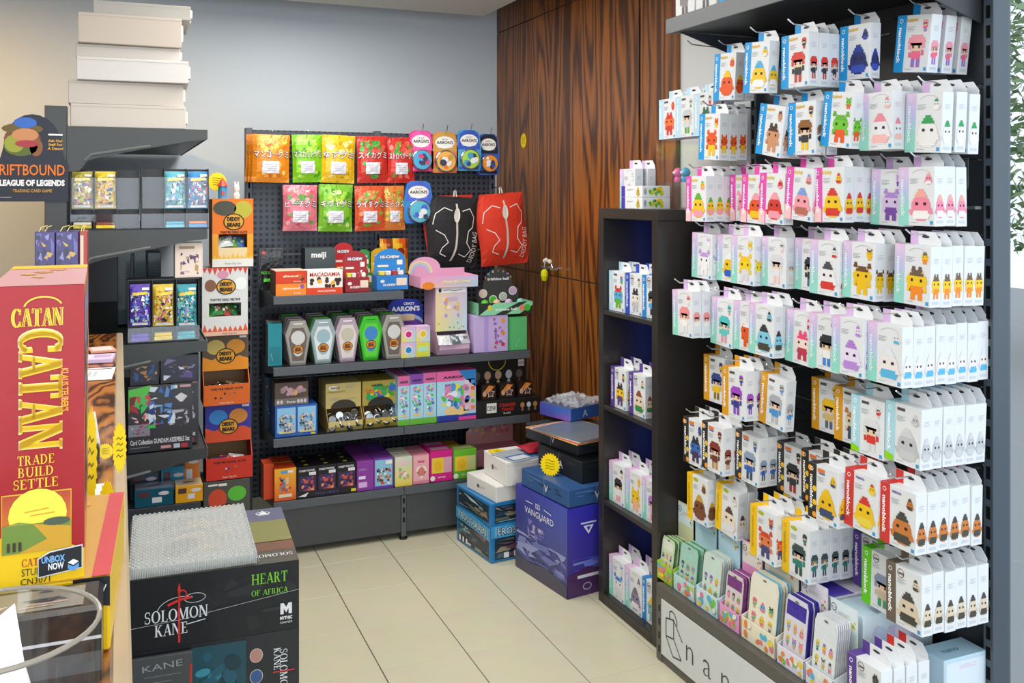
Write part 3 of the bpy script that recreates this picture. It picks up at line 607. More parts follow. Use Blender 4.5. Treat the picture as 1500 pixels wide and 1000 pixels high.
# ---------------------------------------------------------------- boxes in the bookcase
CUB = [(BZ[0]+.0005, [('mo', [RD, '#5aa8d4', GN], 'red and blue tower', 3.218), ('bl', [BK, '#e4ddd4', GY_], 'dark-haired', 3.098), ('tb', [BK, '#58a8dc', BK], 'blue wave', 2.980-.182+.0)], 'top cube'),
       (BZ[1]+.0005, [('pu', [BK, YE, '#5a4a7a'], 'black and yellow', 3.213), ('pu', ['#8a4a30', '#e4d0b8', '#3a8a4a'], 'brown-haired', 3.092)], 'second cube'),
       (BZ[2]+.0005, [('sr', [BK, '#e8e8ea', PK], 'white and pink', 3.222), ('sr', [YE, '#ecc22a', '#f0b08a'], 'yellow', 3.104), ('sr', ['#b47ad0', '#dfc0ea', PK], 'mauve', 2.987)], 'third cube'),
       (.039, [('sr', ['#4a86d0', '#e6e6ea', '#d8dade'], 'blue bow', 3.218), ('sr', ['#7a7078', '#8a80a0', '#e0e0e4'], 'grey', 3.100), ('tb', [YE, '#8ab0b8', '#7aa8b4'], 'yellow and teal', 2.982)], 'bottom cube')]
for z, items, cn in CUB:
    ys = [3.011, 2.894, 2.794] if len(items) == 3 else [3.005, 2.885]
    for q, (ser, cs, cw, _) in enumerate(items):
        seed += 3; y = (3.013, 2.897, 2.789)[q] if len(items) == 3 else (3.0, 2.872)[q]
        for b in range(2):
            nano(ser, cs, seed, (BX0+.022+b*(ND+.006)+.004*q, y, z), -90, 0, f'{SER_[ser][0]}-banded box with {cw} figure, {"front" if b == 0 else "rear"}, {cn} of bookcase', 'boxes in the bookcase')
# on top of the bookcase
tz2 = BH+.0005
nano('sr', ['#d8b8d8', '#e6e6ea'], 901, (1.74, 3.035, tz2), -90, 0, 'pastel box standing at the far end of the bookcase top', 'boxes on the bookcase top')
nano('sr', ['#d8b8d8', '#e6e6ea'], 901, (1.79, 3.03, tz2), -90, 0, 'pastel box tucked behind another at far end of bookcase top', 'boxes on the bookcase top')
for k in (0, 1):
    m = MB(); w, d, h = .146, .112, .040; m.box(-w/2, w/2, 0, d, 0, h, WH, .001)
    m.on('r', w, h, d); blobs(m, .2, .1, .85, .95, [YE, GN, '#d8c020', '#6a5a2a'], 40, 16, (.12, .25)); m.ell(.1, .5, .006, .012, '#9aa0a8', 2, 10)
    m.on('f', w, h, d); m.rect(0, 0, .18, 1, '#4a35a8'); figure(m, .8, .1, .02, .034, [YE, '#c8a818'], 41); greek(m, .28, .7, .3, 2)
    tag(m.build('toy_box', 'card', loc=(1.672, 2.885, tz2+k*.041), rz=-90), ('flat white box with yellow print lying directly on the bookcase top', 'flat white box with yellow print lying on another flat box')[k], 'toy box', 'boxes on the bookcase top')
az, aX, aY = tz2, 1.838, 2.822
ac = tag(empty('display_case', (aX, aY, az)), 'clear acrylic display case holding two toy figures on the bookcase', 'display case')
w, d, h = .345, .115, .248
for nm, a in (('side', (0, .003, -w/2, w/2, 0, h)), ('side', (d-.003, d, -w/2, w/2, 0, h)), ('side', (.003, d-.003, -w/2, -w/2+.003, 0, h)), ('side', (.003, d-.003, w/2-.003, w/2, 0, h)), ('lid', (0, d, -w/2, w/2, h, h+.004))):
    m = MB(); m.box(*a, '#ffffff', .0005); m.build(nm, 'acrylic', ac)
m = MB(); m.box(.0035, d-.0035, -w/2+.0035, w/2-.0035, 0, .095, '#d8dade', .001); m.build('plinth', 'film', ac)
for k, (y, c, c2) in enumerate(((.085, '#e86aa8', '#f4c8d8'), (.035, '#3aa8d8', '#bfe4f0'))):
    m = MB(); m.lathe([(0, 0), (.013, 0), (.015, .010), (.009, .018), (.016, .026), (.018, .036), (.013, .046), (.004, .052), (0, .053)], c, 12); f = m.build('toy_figure', 'plastic', None, True, loc=(aX+.04, aY+y, az+.0955))
    tag(f, ('small round pink toy figure inside the acrylic case', 'small round blue toy figure inside the acrylic case')[k], 'figure')
    m = MB(); m.lathe([(0, -.006), (.008, -.005), (.010, 0), (.008, .005), (0, .006)], c2, 10, (-.012, 0, .034)); m.build('face', 'plastic', f, True)
for r_ in (0, 1):
    for k in range(3):
        seed += 3; nano('mo', [[RD, '#e8733a', CR, RD], ['#c4c6ca', '#cfd2d6', GN], ['#3a6a4a', '#c8cacc', RD]][k], 700+k, (aX+.002+r_*.05, 2.919-k*.1145, az+h+.0046), -90, 0,
             f'icy blue banded box with {("red", "white", "green")[k]} figure, {"front" if not r_ else "rear"} row above acrylic case', 'boxes above the acrylic case')
# ---------------------------------------------------------------- cartons facing the room
def spot(u0, u1, vt, vb, z, d, Y=None, lo=GY+.012, hi=None):
    hi = PY-.02-d if hi is None else hi
    if Y is None: Y = min(max(W((u0+u1)/2, vb, Z=z).y, lo), hi)
    x, w, _, h = fitY(u0, u1, vt, vb, Y)
    h = max(.02, W((u0+u1)/2, vt, Y=Y).z-z); return x, Y, w, h
def carton(name, label, cat, u0, u1, vt, vb, z, d, base, paint=None, mats='card', Y=None, group=None, fc=None, rows=0, lab2=None, gap=.003):
    x, Y, w, h = spot(u0, u1, vt, vb, z, d*(1+rows)+gap*rows, Y)
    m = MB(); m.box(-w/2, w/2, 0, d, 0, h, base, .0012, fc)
    if paint: paint(m, w, h, d)
    o = tag(m.build(name, mats, loc=(x, Y, z+.0005)), label, cat, group)
    for k in range(rows): dup(o, (x, Y+(k+1)*(d+gap), z+.0005), label=(lab2 or label)+', '+ORD[k+1]+' from front')
    return o
def pillow(name, label, cat, x, y, z, w, h, t, c, paint, mats='foil', group=None, rot=0, n=1, step=.016, bag=False):
    m = MB()
    def P(a, b, L): 
        bb = min(1, max(0, (b-.05)/.9)); q = max(0, (1-(2*a-1)**2))**.55*max(0, 1-(2*bb-1)**4)
        wv = .0012*math.sin(a*37+b*11)*math.sin(b*29)
        return Vector(((a-.5)*w*(1-.03*math.sin(3.14*b))*(1 if not bag else .80+.24*math.sin(2.2*(1-b)+.35))+(0 if not bag else .008*math.sin(b*7)), -t*q-.0006*L+wv*q, (b-1)*h))
    m.fn = P; m.Wm, m.Hm = w, h; N = 9
    for i in range(N):
        for j in range(N):
            cc = c(i/N, j/N) if callable(c) else c
            m.poly([(i/N, j/N), ((i+1)/N, j/N), ((i+1)/N, (j+1)/N), (i/N, (j+1)/N)], cc, 0)
            q = [(i/N, j/N), ((i+1)/N, j/N), ((i+1)/N, (j+1)/N), (i/N, (j+1)/N)][::-1]
            m.face([Vector((P(a, b, 0).x, -P(a, b, 0).y*.35+.0008, P(a, b, 0).z)) for a, b in q], cc)
    paint(m)
    o = tag(m.build(name, mats, loc=(x, y, z), rot=(0, R(rot), 0)), label, cat, group)
    for k in range(1, n):
        c2 = dup(o, (x-(.005 if n > 3 else .002)*k, y+k*step, z), label=label+f', {ORD[k]} from front'); c2.rotation_euler = (0, R(rot+(-1)**k*.6), 0)
    return o
# ---- sweets on the pegboard
def gummi(jp, fruit, c2, leaf=None):
    def paint(m):
        g = rnd(jp)
        for i in range(20): m.ell(g.uniform(.12, .88), g.uniform(.62, .9), .013, .011, g.choice(fruit), 1, 9, g.uniform(0, 90))
        for i in range(14): m.ell(g.uniform(.12, .88), g.uniform(.09, .42), .011, .009, g.choice(fruit), 1, 9, g.uniform(0, 90))
        m.rect(.02, .955, .98, .985, c2, 2, 3); m.rect(.02, .015, .98, .05, c2, 2, 3)
        m.text(jp, .5, .585, .026, '#5f2a1c', 3, mw=m.Wm*.95, off=.05); m.text(jp, .5, .587, .026, '#ffffff', 5, mw=m.Wm*.93, off=.0)
        m.rect(.26 if leaf != 'l' else .1, .19, .72 if leaf != 'l' else .55, .44, '#e4e2ea', 4, 4)
        for b in (.37, .33, .29, .25): m.rect(.33 if leaf != 'l' else .13, b, .66 if leaf != 'l' else .5, b+.012, '#a8a6b4', 6, 2)
    return paint
GUM = [(370, 425, 197, 267, '#e0861c', 'マンゴーグミ', ['#f0a42c', '#d8701c', '#f4c05a'], 'orange mango', 5), (427, 471, 197, 267, '#7cc21c', 'マスカットグミ', ['#a8dc3c', '#4f9a1c', '#c8ec7a'], 'lime green muscat', 1),
       (472, 521, 198, 268, '#e2b41c', 'ゆずグミ', ['#f4d84a', '#c89a14', '#f8eaa0'], 'yellow yuzu', 2), (522, 567, 199, 268, '#c8352c', 'スイカグミ', ['#2f8a3a', '#e85a4a', '#3fae4a'], 'red and green watermelon', 1), (567, 606, 201, 268, '#c8302a', 'ストロベリーグミ', ['#e0483c', '#4a9a34', '#f07a6a'], 'red strawberry', 1),
       (415, 465, 271, 338, '#e07a88', 'ピーチグミ', ['#f4b4bc', '#d85a70', '#5aa048'], 'pink peach', 2), (468, 517, 270, 339, '#7cbc34', 'キウイグミ', ['#b4d84a', '#4f9a2a', '#e8e4a0'], 'green kiwi', 2), (519, 563, 272, 338, '#d85a34', 'ライチグミ', ['#f08a5a', '#c03a2c', '#7ab04a'], 'coral lychee', 1), (561, 592, 272, 337, '#d8803a', 'ミックス', ['#f0b04a', '#c85a2c', '#8ab04a'], 'amber mixed', 1)]
for i, (u0, u1, vt, vb, c, jp, fr, nm, n) in enumerate(GUM):
    Yb = PY-.095-(.012 if i == 7 else 0); x, w, z, h = fitY(u0, u1, vt, vb, Yb)
    pillow('sweet_bag', f'{nm} gummy sweet bag hanging on the pegboard', 'sweet bag', x, Yb, z+h, w, h, .019, c, gummi(jp, fr, c), 'foil', 'sweet bags on the pegboard', rnd(i).uniform(-2, 2), n)
    hook(gon, (x, PY, z+h-.012), (x, Yb-.022, z+h-.004), up=.018)
# ---- putty tins on blister cards
for i, (u0, u1, vt, vb, c1, c2, c3) in enumerate(((598, 635, 191, 251, '#e85aa8', '#d8447c', '#4aa8d8'), (632, 671, 193, 253, '#c89a4a', '#e07a4c', '#f0b04a'), (669, 705, 190, 250, '#3a5ac0', '#4aa0c8', '#a8d84a'), (700, 731, 196, 256, '#22242c', '#2f62c0', '#e8902c'), (592, 634, 265, 327, '#4a6ad0', '#2f86c8', '#58b8d0'))):
    Yb = PY-.10+(.02 if i == 3 else 0); x, w, z, h = fitY(u0, u1, vt, vb, Yb)
    for k in range(2):
        o = tag(empty('putty_tin_card', (x+k*.004, Yb+k*.035, z+h)), ('pink', 'sandy orange', 'royal blue', 'black and blue', 'bright blue, on the lower row')[i]+(' putty tin on hanging card, pegboard top right' if i < 4 else ' putty tin card beside the sweets')+(', behind' if k else ''), 'toy pack', 'putty tin cards on the pegboard')
        m = MB(); P = [(-w*.42, -h), (w*.42, -h), (w*.5, -h*.9), (w*.5, -h*.42), (w*.4, -.012), (w*.25, 0), (-w*.25, 0), (-w*.4, -.012), (-w*.5, -h*.42), (-w*.5, -h*.9)]
        m.prism(P, 0, .001, c2); m.on('f', w, h, .001, 0, 0, -h)
        m.poly([(.04, .52), (.96, .52), (.88, .90), (.7, .985), (.3, .985), (.12, .90)], c1, 1); m.ell(.5, .74, w*.36, h*.15, '#f0ede8', 2, 18)
        m.text("AARON'S", .5, .74, .015, '#2a2a3a', 4, mw=w*.62, off=.03); m.text('CRAZY', .5, .82, .008, '#2a2a3a', 4); m.text('THINKING PUTTY', .5, .62, .007, '#ffffff', 4, mw=w*.6); m.rect(.1, .03, .9, .1, c1, 2)
        m.build('card', 'card', o)
        m = MB(); m.lathe([(0, 0), (w*.40, 0), (w*.40, .02), (w*.37, .024), (0, .024)], '#ffffff', 20); t_ = m.build('tin', 'tin', o, loc=(0, -.001, -h*.72), rot=(R(90), 0, 0))
        m = MB(); m.lathe([(w*.345, .0245), (0, .0262)], c3, 20); m.fn = lambda a, b, L: Vector(((a-.5)*w*.6, (b-.5)*w*.6, .0255+.0006*L)); m.Wm = m.Hm = w*.6
        blobs(m, 0, 0, 1, 1, [c1, c2, c3, '#e8e8ec', '#38405a'], i, 8, (.1, .22), 2); m.build('tin_lid', 'gloss', t_)
    hook(gon, (x, PY, z+h-.012), (x, Yb-.03, z+h-.002), up=.03)
# ---- drawstring bags
def bagpaint(c):
    def paint(m):
        m.line([(.52, .98), (.56, .75), (.55, .5), (.5, .28), (.42, .05)], .010, '#cfc9bc', 2)
        m.line([(.10, .60), (.13, .75), (.28, .84), (.45, .80)], .004, '#ece8e0', 2); m.line([(.66, .80), (.82, .84), (.92, .72), (.88, .58), (.78, .52)], .004, '#ece8e0', 2)
        m.line([(.15, .52), (.30, .46), (.36, .36), (.24, .28), (.20, .20), (.32, .16)], .004, '#ece8e0', 2); m.line([(.78, .52), (.72, .36), (.80, .26), (.70, .16), (.56, .2)], .004, '#ece8e0', 2)
        m.text('DEDDY BAG', .87, .30, .028, '#ece8e0', 3, rot=80, mw=.15, off=.0); m.ell(.55, .74, .016, .036, '#dcd8cc', 4, 14)
    return paint
for i, (u0, u1, vt, vb, c, dy, rt) in enumerate(((624, 698, 286, 391, '#c8321c', .03, -2), (628, 702, 288, 392, '#1c1c20', 0, 3), (696, 768, 283, 388, '#d8361c', .01, -4))):
    Yb = PY-.11+dy; x, w, z, h = fitY(u0, u1, vt, vb, Yb); x += (-.012 if i == 0 else 0)
    pillow('drawstring_bag', ('red drawstring bag hanging behind the black one', 'black drawstring bag with white outline print on the pegboard', 'red drawstring bag with white outline print by the wood wall')[i], 'bag', x, Yb, z+h, w, h, .012 if i == 0 else .042, c, bagpaint(c), 'fabric', 'drawstring bags', rt, bag=True)
    if i: 
        hook(gon, (x-.005, PY, z+h+.03), (x-.005, Yb-.02, z+h+.03)); b = bpy.data.objects[-1] if 0 else None
        m = MB(); m.tube([(-.006, -.012, 0), (-.004, -.006, .03), (.004, -.006, .03), (.008, -.012, 0)], .003, '#dcd8cc'); bo = [o for o in col.objects if o.name.startswith('drawstring_bag')][-1]; m.build('cord', 'fabric', bo)
# ---- upper shelf: chocolate and chew packs
carton('sweet_pouch', 'black rice cracker pouch standing at shelf left end', 'snack pouch', 379, 415, 364, 403, Z1, .03, '#1b1c1e', lambda m, w, h, d: (m.on('f', w, h, d), m.rect(.08, .78, .92, .92, '#3a3a3c'), m.text('RICE CRACKER', .5, .42, .012, '#5fd23a', 3, mw=w*.8, off=.03), m.rect(.2, .2, .8, .28, '#5fd23a', 2), m.ell(.2, .9, .008, .008, '#d8402c', 2)), 'foil', Y=4.27)
def macd(m, w, h, d):
    m.on('f', w, h, d); m.rect(0, 0, 1, .28, '#e0431c'); m.text('MACADAMIA', .5, .84, .017, '#c0392c', 3, mw=w*.86, ser=False, off=.02); m.text('MACADAMIA', .55, .14, .008, '#ffffff', 3, mw=w*.5)
    blobs(m, .03, .24, .97, .74, ['#4a2a1c', '#5f3826', '#3a2016', '#e8b030'], 7, 16, (.14, .2), 2)
carton('chocolate_carton', 'white and red macadamia chocolate carton on upper shelf', 'snack box', 450, 502, 396, 431, Z1, .10, '#efece6', macd, fc={'l': '#d8451f'})
def cho(m, w, h, d):
    m.on('f', w, h, d); m.rect(0, .5, 1, 1, '#d8401c'); m.rect(0, 0, 1, .5, '#ee8a26'); m.text('almond', .48, .8, .010, '#f4e8c8', 3, mw=w*.5, off=.03); m.text('almond', .5, .3, .010, '#f4e8d8', 3, mw=w*.55, off=.03); m.ell(.86, .36, .008, .010, '#8a5ab0', 2); blobs(m, .6, .55, .98, .95, ['#5f3826', '#c87a3c'], 3, 5, (.1, .2)); m.text('chocolate', .7, .1, .006, '#ffffff', 3); m.text('chocolate', .7, .58, .006, '#ffffff', 3); m.line([(0, .5), (1, .5)], .0015, '#8a2a14', 3)
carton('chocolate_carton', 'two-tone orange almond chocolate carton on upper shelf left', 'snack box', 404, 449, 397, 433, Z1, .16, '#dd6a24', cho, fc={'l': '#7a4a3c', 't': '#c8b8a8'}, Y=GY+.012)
carton('chocolate_carton', 'black and grey chocolate bar carton behind the macadamia box', 'snack box', 447, 491, 363, 397, Z1+.001, .10, '#2c3034', lambda m, w, h, d: (m.on('f', w, h, d), m.rect(.0, .3, 1, 1, '#4a5458'), m.text('meiji', .45, .84, .026, '#f0f0f0', 3, off=.03), m.text('BLACK', .25, .45, .008, '#e8e8e8', 3), m.rect(.3, .05, .75, .25, '#7a6a5a', 2), m.rect(.78, .05, 1, .5, '#e8e6e0', 2)), Y=4.215)
bb = [o for o in col.objects if o.name.startswith('chocolate_carton')][-1]
# the grey carton stands on a lower carton of the same kind
def hichew(u0, u1, vt, vb, c, tray, nm, Y=None, trayh=.42):
    x, Y, w, h = spot(u0, u1, vt, vb, Z1, .09, Y)
    o = tag(empty('chew_display', (x, Y, Z1+.0005)), f'{nm} chew sweet counter display with rounded header on upper shelf', 'snack display', 'chew sweet displays')
    m = MB(); th = h*.36; m.box(-w/2, w/2, 0, .085, 0, th, tray, .001, {'t': '#3a2420'}); m.on('f', w, th, .085)
    m.text('HI-CHEW', .4, .35, .010, '#f4f0ea', 3, mw=w*.4, off=.04); m.rect(.62, .3, .95, .8, '#f0d8c8', 2); m.ell(.18, .6, .010, .007, '#e8e4e0', 2); m.build('tray', 'card', o)
    m = MB(); P = [(-w/2, 0), (w/2, 0)]+[(w/2*math.cos(t*.2618), h-w*.40+w*.40*math.sin(t*.2618)) for t in range(13)]
    m.prism(P, .045, .048, c); m.on('f', w, h, .003, 0, .045, 0); m.text('HI-CHEW', .5, .80, .013, '#2a4aa0', 3, mw=w*.66, off=.10); m.text('HI-CHEW', .5, .80, .013, '#f4f2ee', 5, mw=w*.62, off=.04)
    m.rect(.1, .55, .45, .60, '#e8e0d8', 2); m.rect(.72, .6, .9, .72, '#f0eee8', 2); blobs(m, .55, .38, .95, .58, ['#e8ecf2', c], 2, 5, (.12, .2)); m.build('header_card', 'card', o)
    for k in range(4):
        m = MB(); m.box(-.4*w+k*w*.2, -.4*w+k*w*.2+w*.17, .008, .04, th+.0003, th+.018, ('#e8d84a', '#e8e4e0', '#b8302c', '#f0e8e0')[k % 4]); m.build('chew_pack', 'foil', o)
hichew(506, 541, 368, 428, '#a02c34', '#96262e', 'dark red'); hichew(552, 598, 365, 424.5, '#2f86d4', '#2f80cc', 'bright blue')
hichew(492, 520, 356, 410, '#c0282c', '#b02428', 'red back-row', 4.28); hichew(547, 572, 364, 415, '#e0b01c', '#d8a818', 'yellow back-row', 4.27); hichew(528, 545, 366, 415, '#3a9a4a', '#328a42', 'green back-row', 4.28)
Yb = 4.34; x, w, z, h = fitY(556, 598, 352, 418, Yb)
pillow('snack_bag', 'gold and orange foil snack bag behind the blue chew display', 'snack bag', x, Yb, Z1+.002+h, w, h, .016, lambda a, b: ('#d89a1c', '#c8541c', '#7a3a14', '#e0b42c')[int(a*7+b*5) % 4], lambda m: (blobs(m, .1, .1, .9, .9, ['#8a2a1c', '#e8c84a', '#4a2a14', '#e07a1c'], 4, 14, (.08, .2), 2), m.text('20', .8, .35, .02, '#f4e8a0', 5, off=.04)), 'foil')
# ---- middle shelf: coffin boxes
def coffin(label, u0, u1, vt, vb, c, ci, cp, n):
    x, Y, w, h = spot(u0, u1, vt, vb, Z2, .05*n, Y=GY+.035); d = .046
    P = [(-w*.30, 0), (w*.30, 0), (w*.5, h*.68), (w*.30, h), (-w*.30, h), (-w*.5, h*.68)]
    sc_ = lambda k: [(px*k, h/2+(pz-h/2)*(k+.02*(1-k))) for px, pz in P]
    m = MB(); m.prism(P, .004, d, c)
    a, b = P, sc_(.88)
    for i in range(6): m.face([(a[i][0], .004, a[i][1]), (a[(i+1) % 6][0], .004, a[(i+1) % 6][1]), (b[(i+1) % 6][0], 0, b[(i+1) % 6][1]), (b[i][0], 0, b[i][1])], c)
    m.face([(q[0], 0, q[1]) for q in b], c); m.on('f', w, h, d, 0, .0, 0)
    q = sc_(.74); m.poly([(.5+px/w, pz/h-.03) for px, pz in q], ci, 1)
    m.ell(.5, .62, w*.28, h*.16, cp, 3, 14); m.ell(.5, .34, w*.2, h*.14, cp, 2, 12); m.ell(.5, .36, w*.22, h*.10, '#2a1c14', 4, 12); m.ell(.5, .36, w*.20, h*.085, '#d8862c', 5, 12)
    m.text('DEDDY', .5, .38, .009, '#2a1c14', 6, mw=w*.24, off=.05); m.text('BEARS', .5, .34, .009, '#2a1c14', 6, mw=w*.24, off=.05); m.line([(.5-.18, .93), (.5+.18, .93)], .004, '#ffffff' if c != '#3fbf2c' else '#1f8a24', 2)
    o = tag(m.build('coffin_box', 'card', loc=(x, Y, Z2+.0005)), label+', front of its row', 'gift box', 'coffin boxes on the middle shelf')
    FRONT.append(o)
    for k in range(1, n): REAR.append((len(FRONT)-1, k, dup(o, (x, Y+k*.05, Z2+.0005), label=f'coffin-shaped box standing {ORD[k]} in the row of the {label}')))
FRONT, REAR = [], []
for i, (a, b, c, ci, cp, nm) in enumerate(((418, 455, '#a39f98', '#6e625c', '#d2d2d0', 'first grey coffin-shaped box'), (455, 492, '#9ab0b2', '#dce4e6', '#9db8c4', 'pale blue coffin-shaped box'), (491.5, 526.5, '#b7a4b2', '#ded6d0', '#c8beb0', 'mauve coffin-shaped box'), (526, 561, '#3fbf2c', '#5fd23a', '#3f86c8', 'bright green coffin-shaped box'), (560, 594, '#a39f98', '#6e625c', '#d2d2d0', 'second grey coffin-shaped box'))):
    coffin(nm, a, b, 470-i*2.2, 534-i*2.6, c, ci, cp, 6)
for i_, k, c_ in REAR: c_.data = FRONT[(i_+2*k) % 5].data
def teal(m, w, h, d): m.on('f', w, h, d); m.rect(.1, .05, .9, .45, '#1f7f8c'); m.line([(.2, .3), (.35, .12)], .001, '#cfe8ea', 3)
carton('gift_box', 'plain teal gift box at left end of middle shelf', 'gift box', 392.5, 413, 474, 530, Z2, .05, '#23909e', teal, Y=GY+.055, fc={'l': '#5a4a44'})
for k in range(4): carton('gift_box', f'dark reddish coffin box behind the teal box, {ORD[k]} back', 'gift box', 391, 412, 470, 523, Z2, .045, ('#6a5a58', '#7a4030', '#5a3a30', '#8a5a40')[k], None, Y=GY+.11+k*.05, group='boxes behind the teal box')
# cube boxes with round windows, putty display, dispensers
for i, (u0, u1, vt, vb, c, dz) in enumerate(((588, 609, 500, 524, '#1c8ad0', 0), (609.5, 630, 499, 522, None, 0), (588, 609, 477, 500, '#d81c8c', 1), (609.5, 630, 476, 499, '#e8c01c', 1))):
    def pc(m, w, h, d, c=c):
        m.on('f', w, h, d); m.poly([(0, 0), (1, 0), (1, 1), (0, 1)], ['#e8e04a', '#b4dce8', '#c8b0e8', '#e8b8dc'])
        if c: m.ell(.5, .5, w*.27, w*.27, '#f4f0f4', 2, 16); m.ell(.5, .5, w*.21, w*.21, c, 4, 16)
        else: m.rect(.05, .05, .95, .95, '#d8dc3a', 2); m.rect(.15, .35, .85, .7, '#b4e0c0', 3)
    x, w, z_, h = fitY(u0, u1, vt, vb, GY+.03)
    m = MB(); m.box(-w/2, w/2, 0, .055, 0, w*1.04, '#e0c8dc', .001); pc(m, w, w*1.04, .055)
    tag(m.build('putty_cube', 'card', loc=(x, GY+.03, Z2+.0005+dz*(w*1.04+.0008))), ('small pastel cube box with blue dot, lower left of four', 'small yellow-green cube box, lower right of four', 'small pastel cube box with pink dot, upper left of four', 'small pastel cube box with yellow dot, upper right of four')[i], 'toy box', 'cube boxes on the middle shelf')
o = tag(empty('putty_display', (*fitY(576, 628, 440, 500, 4.16)[:1], 4.16, Z2+.0005)), 'blue and purple putty counter display with arched header behind the cube boxes', 'product display')
x, w, z, h = fitY(576, 628, 440, 510, 4.16); h = W(602, 440, Y=4.16).z-Z2
m = MB(); m.box(-w/2, w/2, 0, .16, 0, h*.42, '#5a3a90', .001, {'t': '#2a2038'}); m.on('f', w, h*.42, .16); m.poly([(0, .3), (.5, .8), (1, .6), (1, .75), (.5, .95), (0, .5)], '#a03a98', 2); m.text('THINKING PUTTY', .4, .8, .008, '#e8e0f0', 4, mw=w*.55); m.rect(.72, .5, .98, .9, '#e8d8a0', 5); m.build('tray', 'card', o)
m = MB(); P = [(-w/2, 0), (w/2, 0), (w/2, h*.86), (w*.36, h*.97), (0, h), (-w*.36, h*.97), (-w/2, h*.86)]; m.prism(P, .09, .093, '#2236a8'); m.on('f', w, h, .003, 0, .09, 0)
m.text("AARON'S", .5, .80, .022, '#f2f2f4', 3, mw=w*.82, off=.05); m.text('CRAZY', .6, .90, .012, '#f2f2f4', 3, off=.04); m.ell(.5, .52, w*.5, h*.18, '#a8c0e0', 2, 20); m.ell(.5, .46, w*.5, h*.16, '#6a3aa0', 3, 20); m.rect(.25, .56, .75, .68, '#e8c8a0', 5); m.build('header_card', 'card', o)
def dispenser(name, label, u0, u1, vt, vb, z, d, c, ct, paint, fill, Y=None, hole=.42, slant=None):
    x, Y, w, h = spot(u0, u1, vt, vb, z, d, Y, lo=GY+.05)
    o = tag(empty(name, (x, Y, z+.0005)), label, 'dispenser box')
    hh = h*hole; fd = .045
    m = MB(); m.box(-w/2, w/2, 0, d, hh, h, c, .001); m.box(-w/2, -w/2+.003, 0, d, 0, hh, ct, .0005); m.box(w/2-.003, w/2, 0, d, 0, hh, ct, .0005); m.box(-w/2+.003, w/2-.003, d-.003, d, 0, hh, ct, .0005); m.box(-w/2+.003, w/2-.003, 0, d-.003, 0, .003, ct, .0005)
    m.on('f', w, h-hh, d, 0, 0, hh); paint(m, w, h-hh, d); m.build('carton', 'card', o)
    t = MB(); lip = hh*.48
    t.face([(-w/2, -fd, lip*.55), (w/2, -fd, lip*.55), (w/2, -fd+.018, 0), (-w/2, -fd+.018, 0)][::-1], c); t.box(-w/2, w/2, -fd, -fd+.003, lip*.5, lip, c, .0005)
    for s in (-1, 1): t.prismx([(-fd, lip*.5), (-fd+.02, 0), (0, 0), (0, hh), (-fd, lip)], s*w/2-(.003 if s > 0 else 0), s*w/2+(.003 if s < 0 else 0), ct)
    t.box(-w/2, w/2, -fd+.018, .002, 0, .003, ct, .0005); t.build('tray', 'card', o)
    fill(o, w, h, d, lip, hh); return o, x, Y, w, h
def fill_tins(lab):
    def f(o, w, h, d, lip, hh):
        g = rnd(lab); base = o.location
        m = MB(); r = .019; m.lathe([(0, 0), (r, 0), (r, .014), (r-.002, .016), (r-.003, .0145), (0, .0145)], '#ffffff', 14)
        t = None
        for j in range(3):
            for i in range(4):
                p = base+Vector((-w*.34+i*w*.225, -.028+.018*j, lip*.45+.014*j+(.010 if (i+j) % 2 else 0)))
                if t is None: t = tag(m.build('putty_tin', 'tin', None, False, loc=p), '', 'tin', f'tins in the {lab} dispenser')
                else: t = dup(t, p)
                t['label'] = f'silver tin in the {lab} dispenser, {("front", "middle", "back")[j]} row, {ORD[i]} from left'
                t.rotation_euler = (R(g.uniform(25, 80)), R(g.uniform(-25, 25)), R(g.uniform(-40, 40)))
    return f
def pp1(m, w, h, d): m.ell(.22, .82, .022, .010, '#f4f0e0', 2, 12); m.text("AARON'S", .26, .82, .009, '#2a2a2a', 4, mw=.04, off=.04); m.text('THINKING PUTTY', .3, .66, .008, '#4a4438', 4, mw=w*.5); greek(m, .55, .9, .3, 4); greek(m, .1, .42, .3, 4); greek(m, .6, .4, .3, 3); m.poly([(.5+.36*math.cos(t*.2618), .34*math.sin(t*.2618)) for t in range(13)], '#3a342c', 3)
def pp2(m, w, h, d): blobs(m, .03, .08, .97, .97, ['#e8d23a', '#4a9a3a', '#e07a2c', '#3a6ac0', '#e8e8e0', '#c84a8c', '#2aa86a'], 12, 26, (.08, .2), 2); m.text("AARON'S", .4, .82, .009, '#203a20', 8, mw=.05, off=.04); m.poly([(.5+.36*math.cos(t*.2618), .34*math.sin(t*.2618)) for t in range(13)], '#2a2a26', 9)
dispenser('tin_dispenser', 'tan putty dispenser carton heaped with silver tins, lower shelf', 477, 529, 561, 630, Z3, .16, '#cbb874', '#a98a52', pp1, fill_tins('tan'), Y=GY+.07, hole=.46)
dispenser('tin_dispenser', 'multicoloured putty dispenser carton heaped with silver tins, lower shelf', 531, 583, 557, 621, Z3, .16, '#b9a348', '#a98a52', pp2, fill_tins('multicoloured'), Y=GY+.07, hole=.46)
def plushbag(lab, cs):
    def f(o, w, h, d, lip, hh):
        base = o.location; g = rnd(lab)
        for i in range(3):
            pb = pillow('blind_bag', f'crumpled blind bag in the {lab}, {ORD[i]} from left', 'blind bag', base.x-w*.28+i*w*.28, base.y-.015+.006*i, base.z+lip*.75+.05, .062, .06, .012, cs[i % len(cs)], lambda m: blobs(m, .1, .1, .9, .9, cs, i, 8, (.08, .2), 2), 'foil', f'bags in the {lab}')
            pb.rotation_euler = (R(-52), 0, R(g.uniform(-20, 20)))
    return f
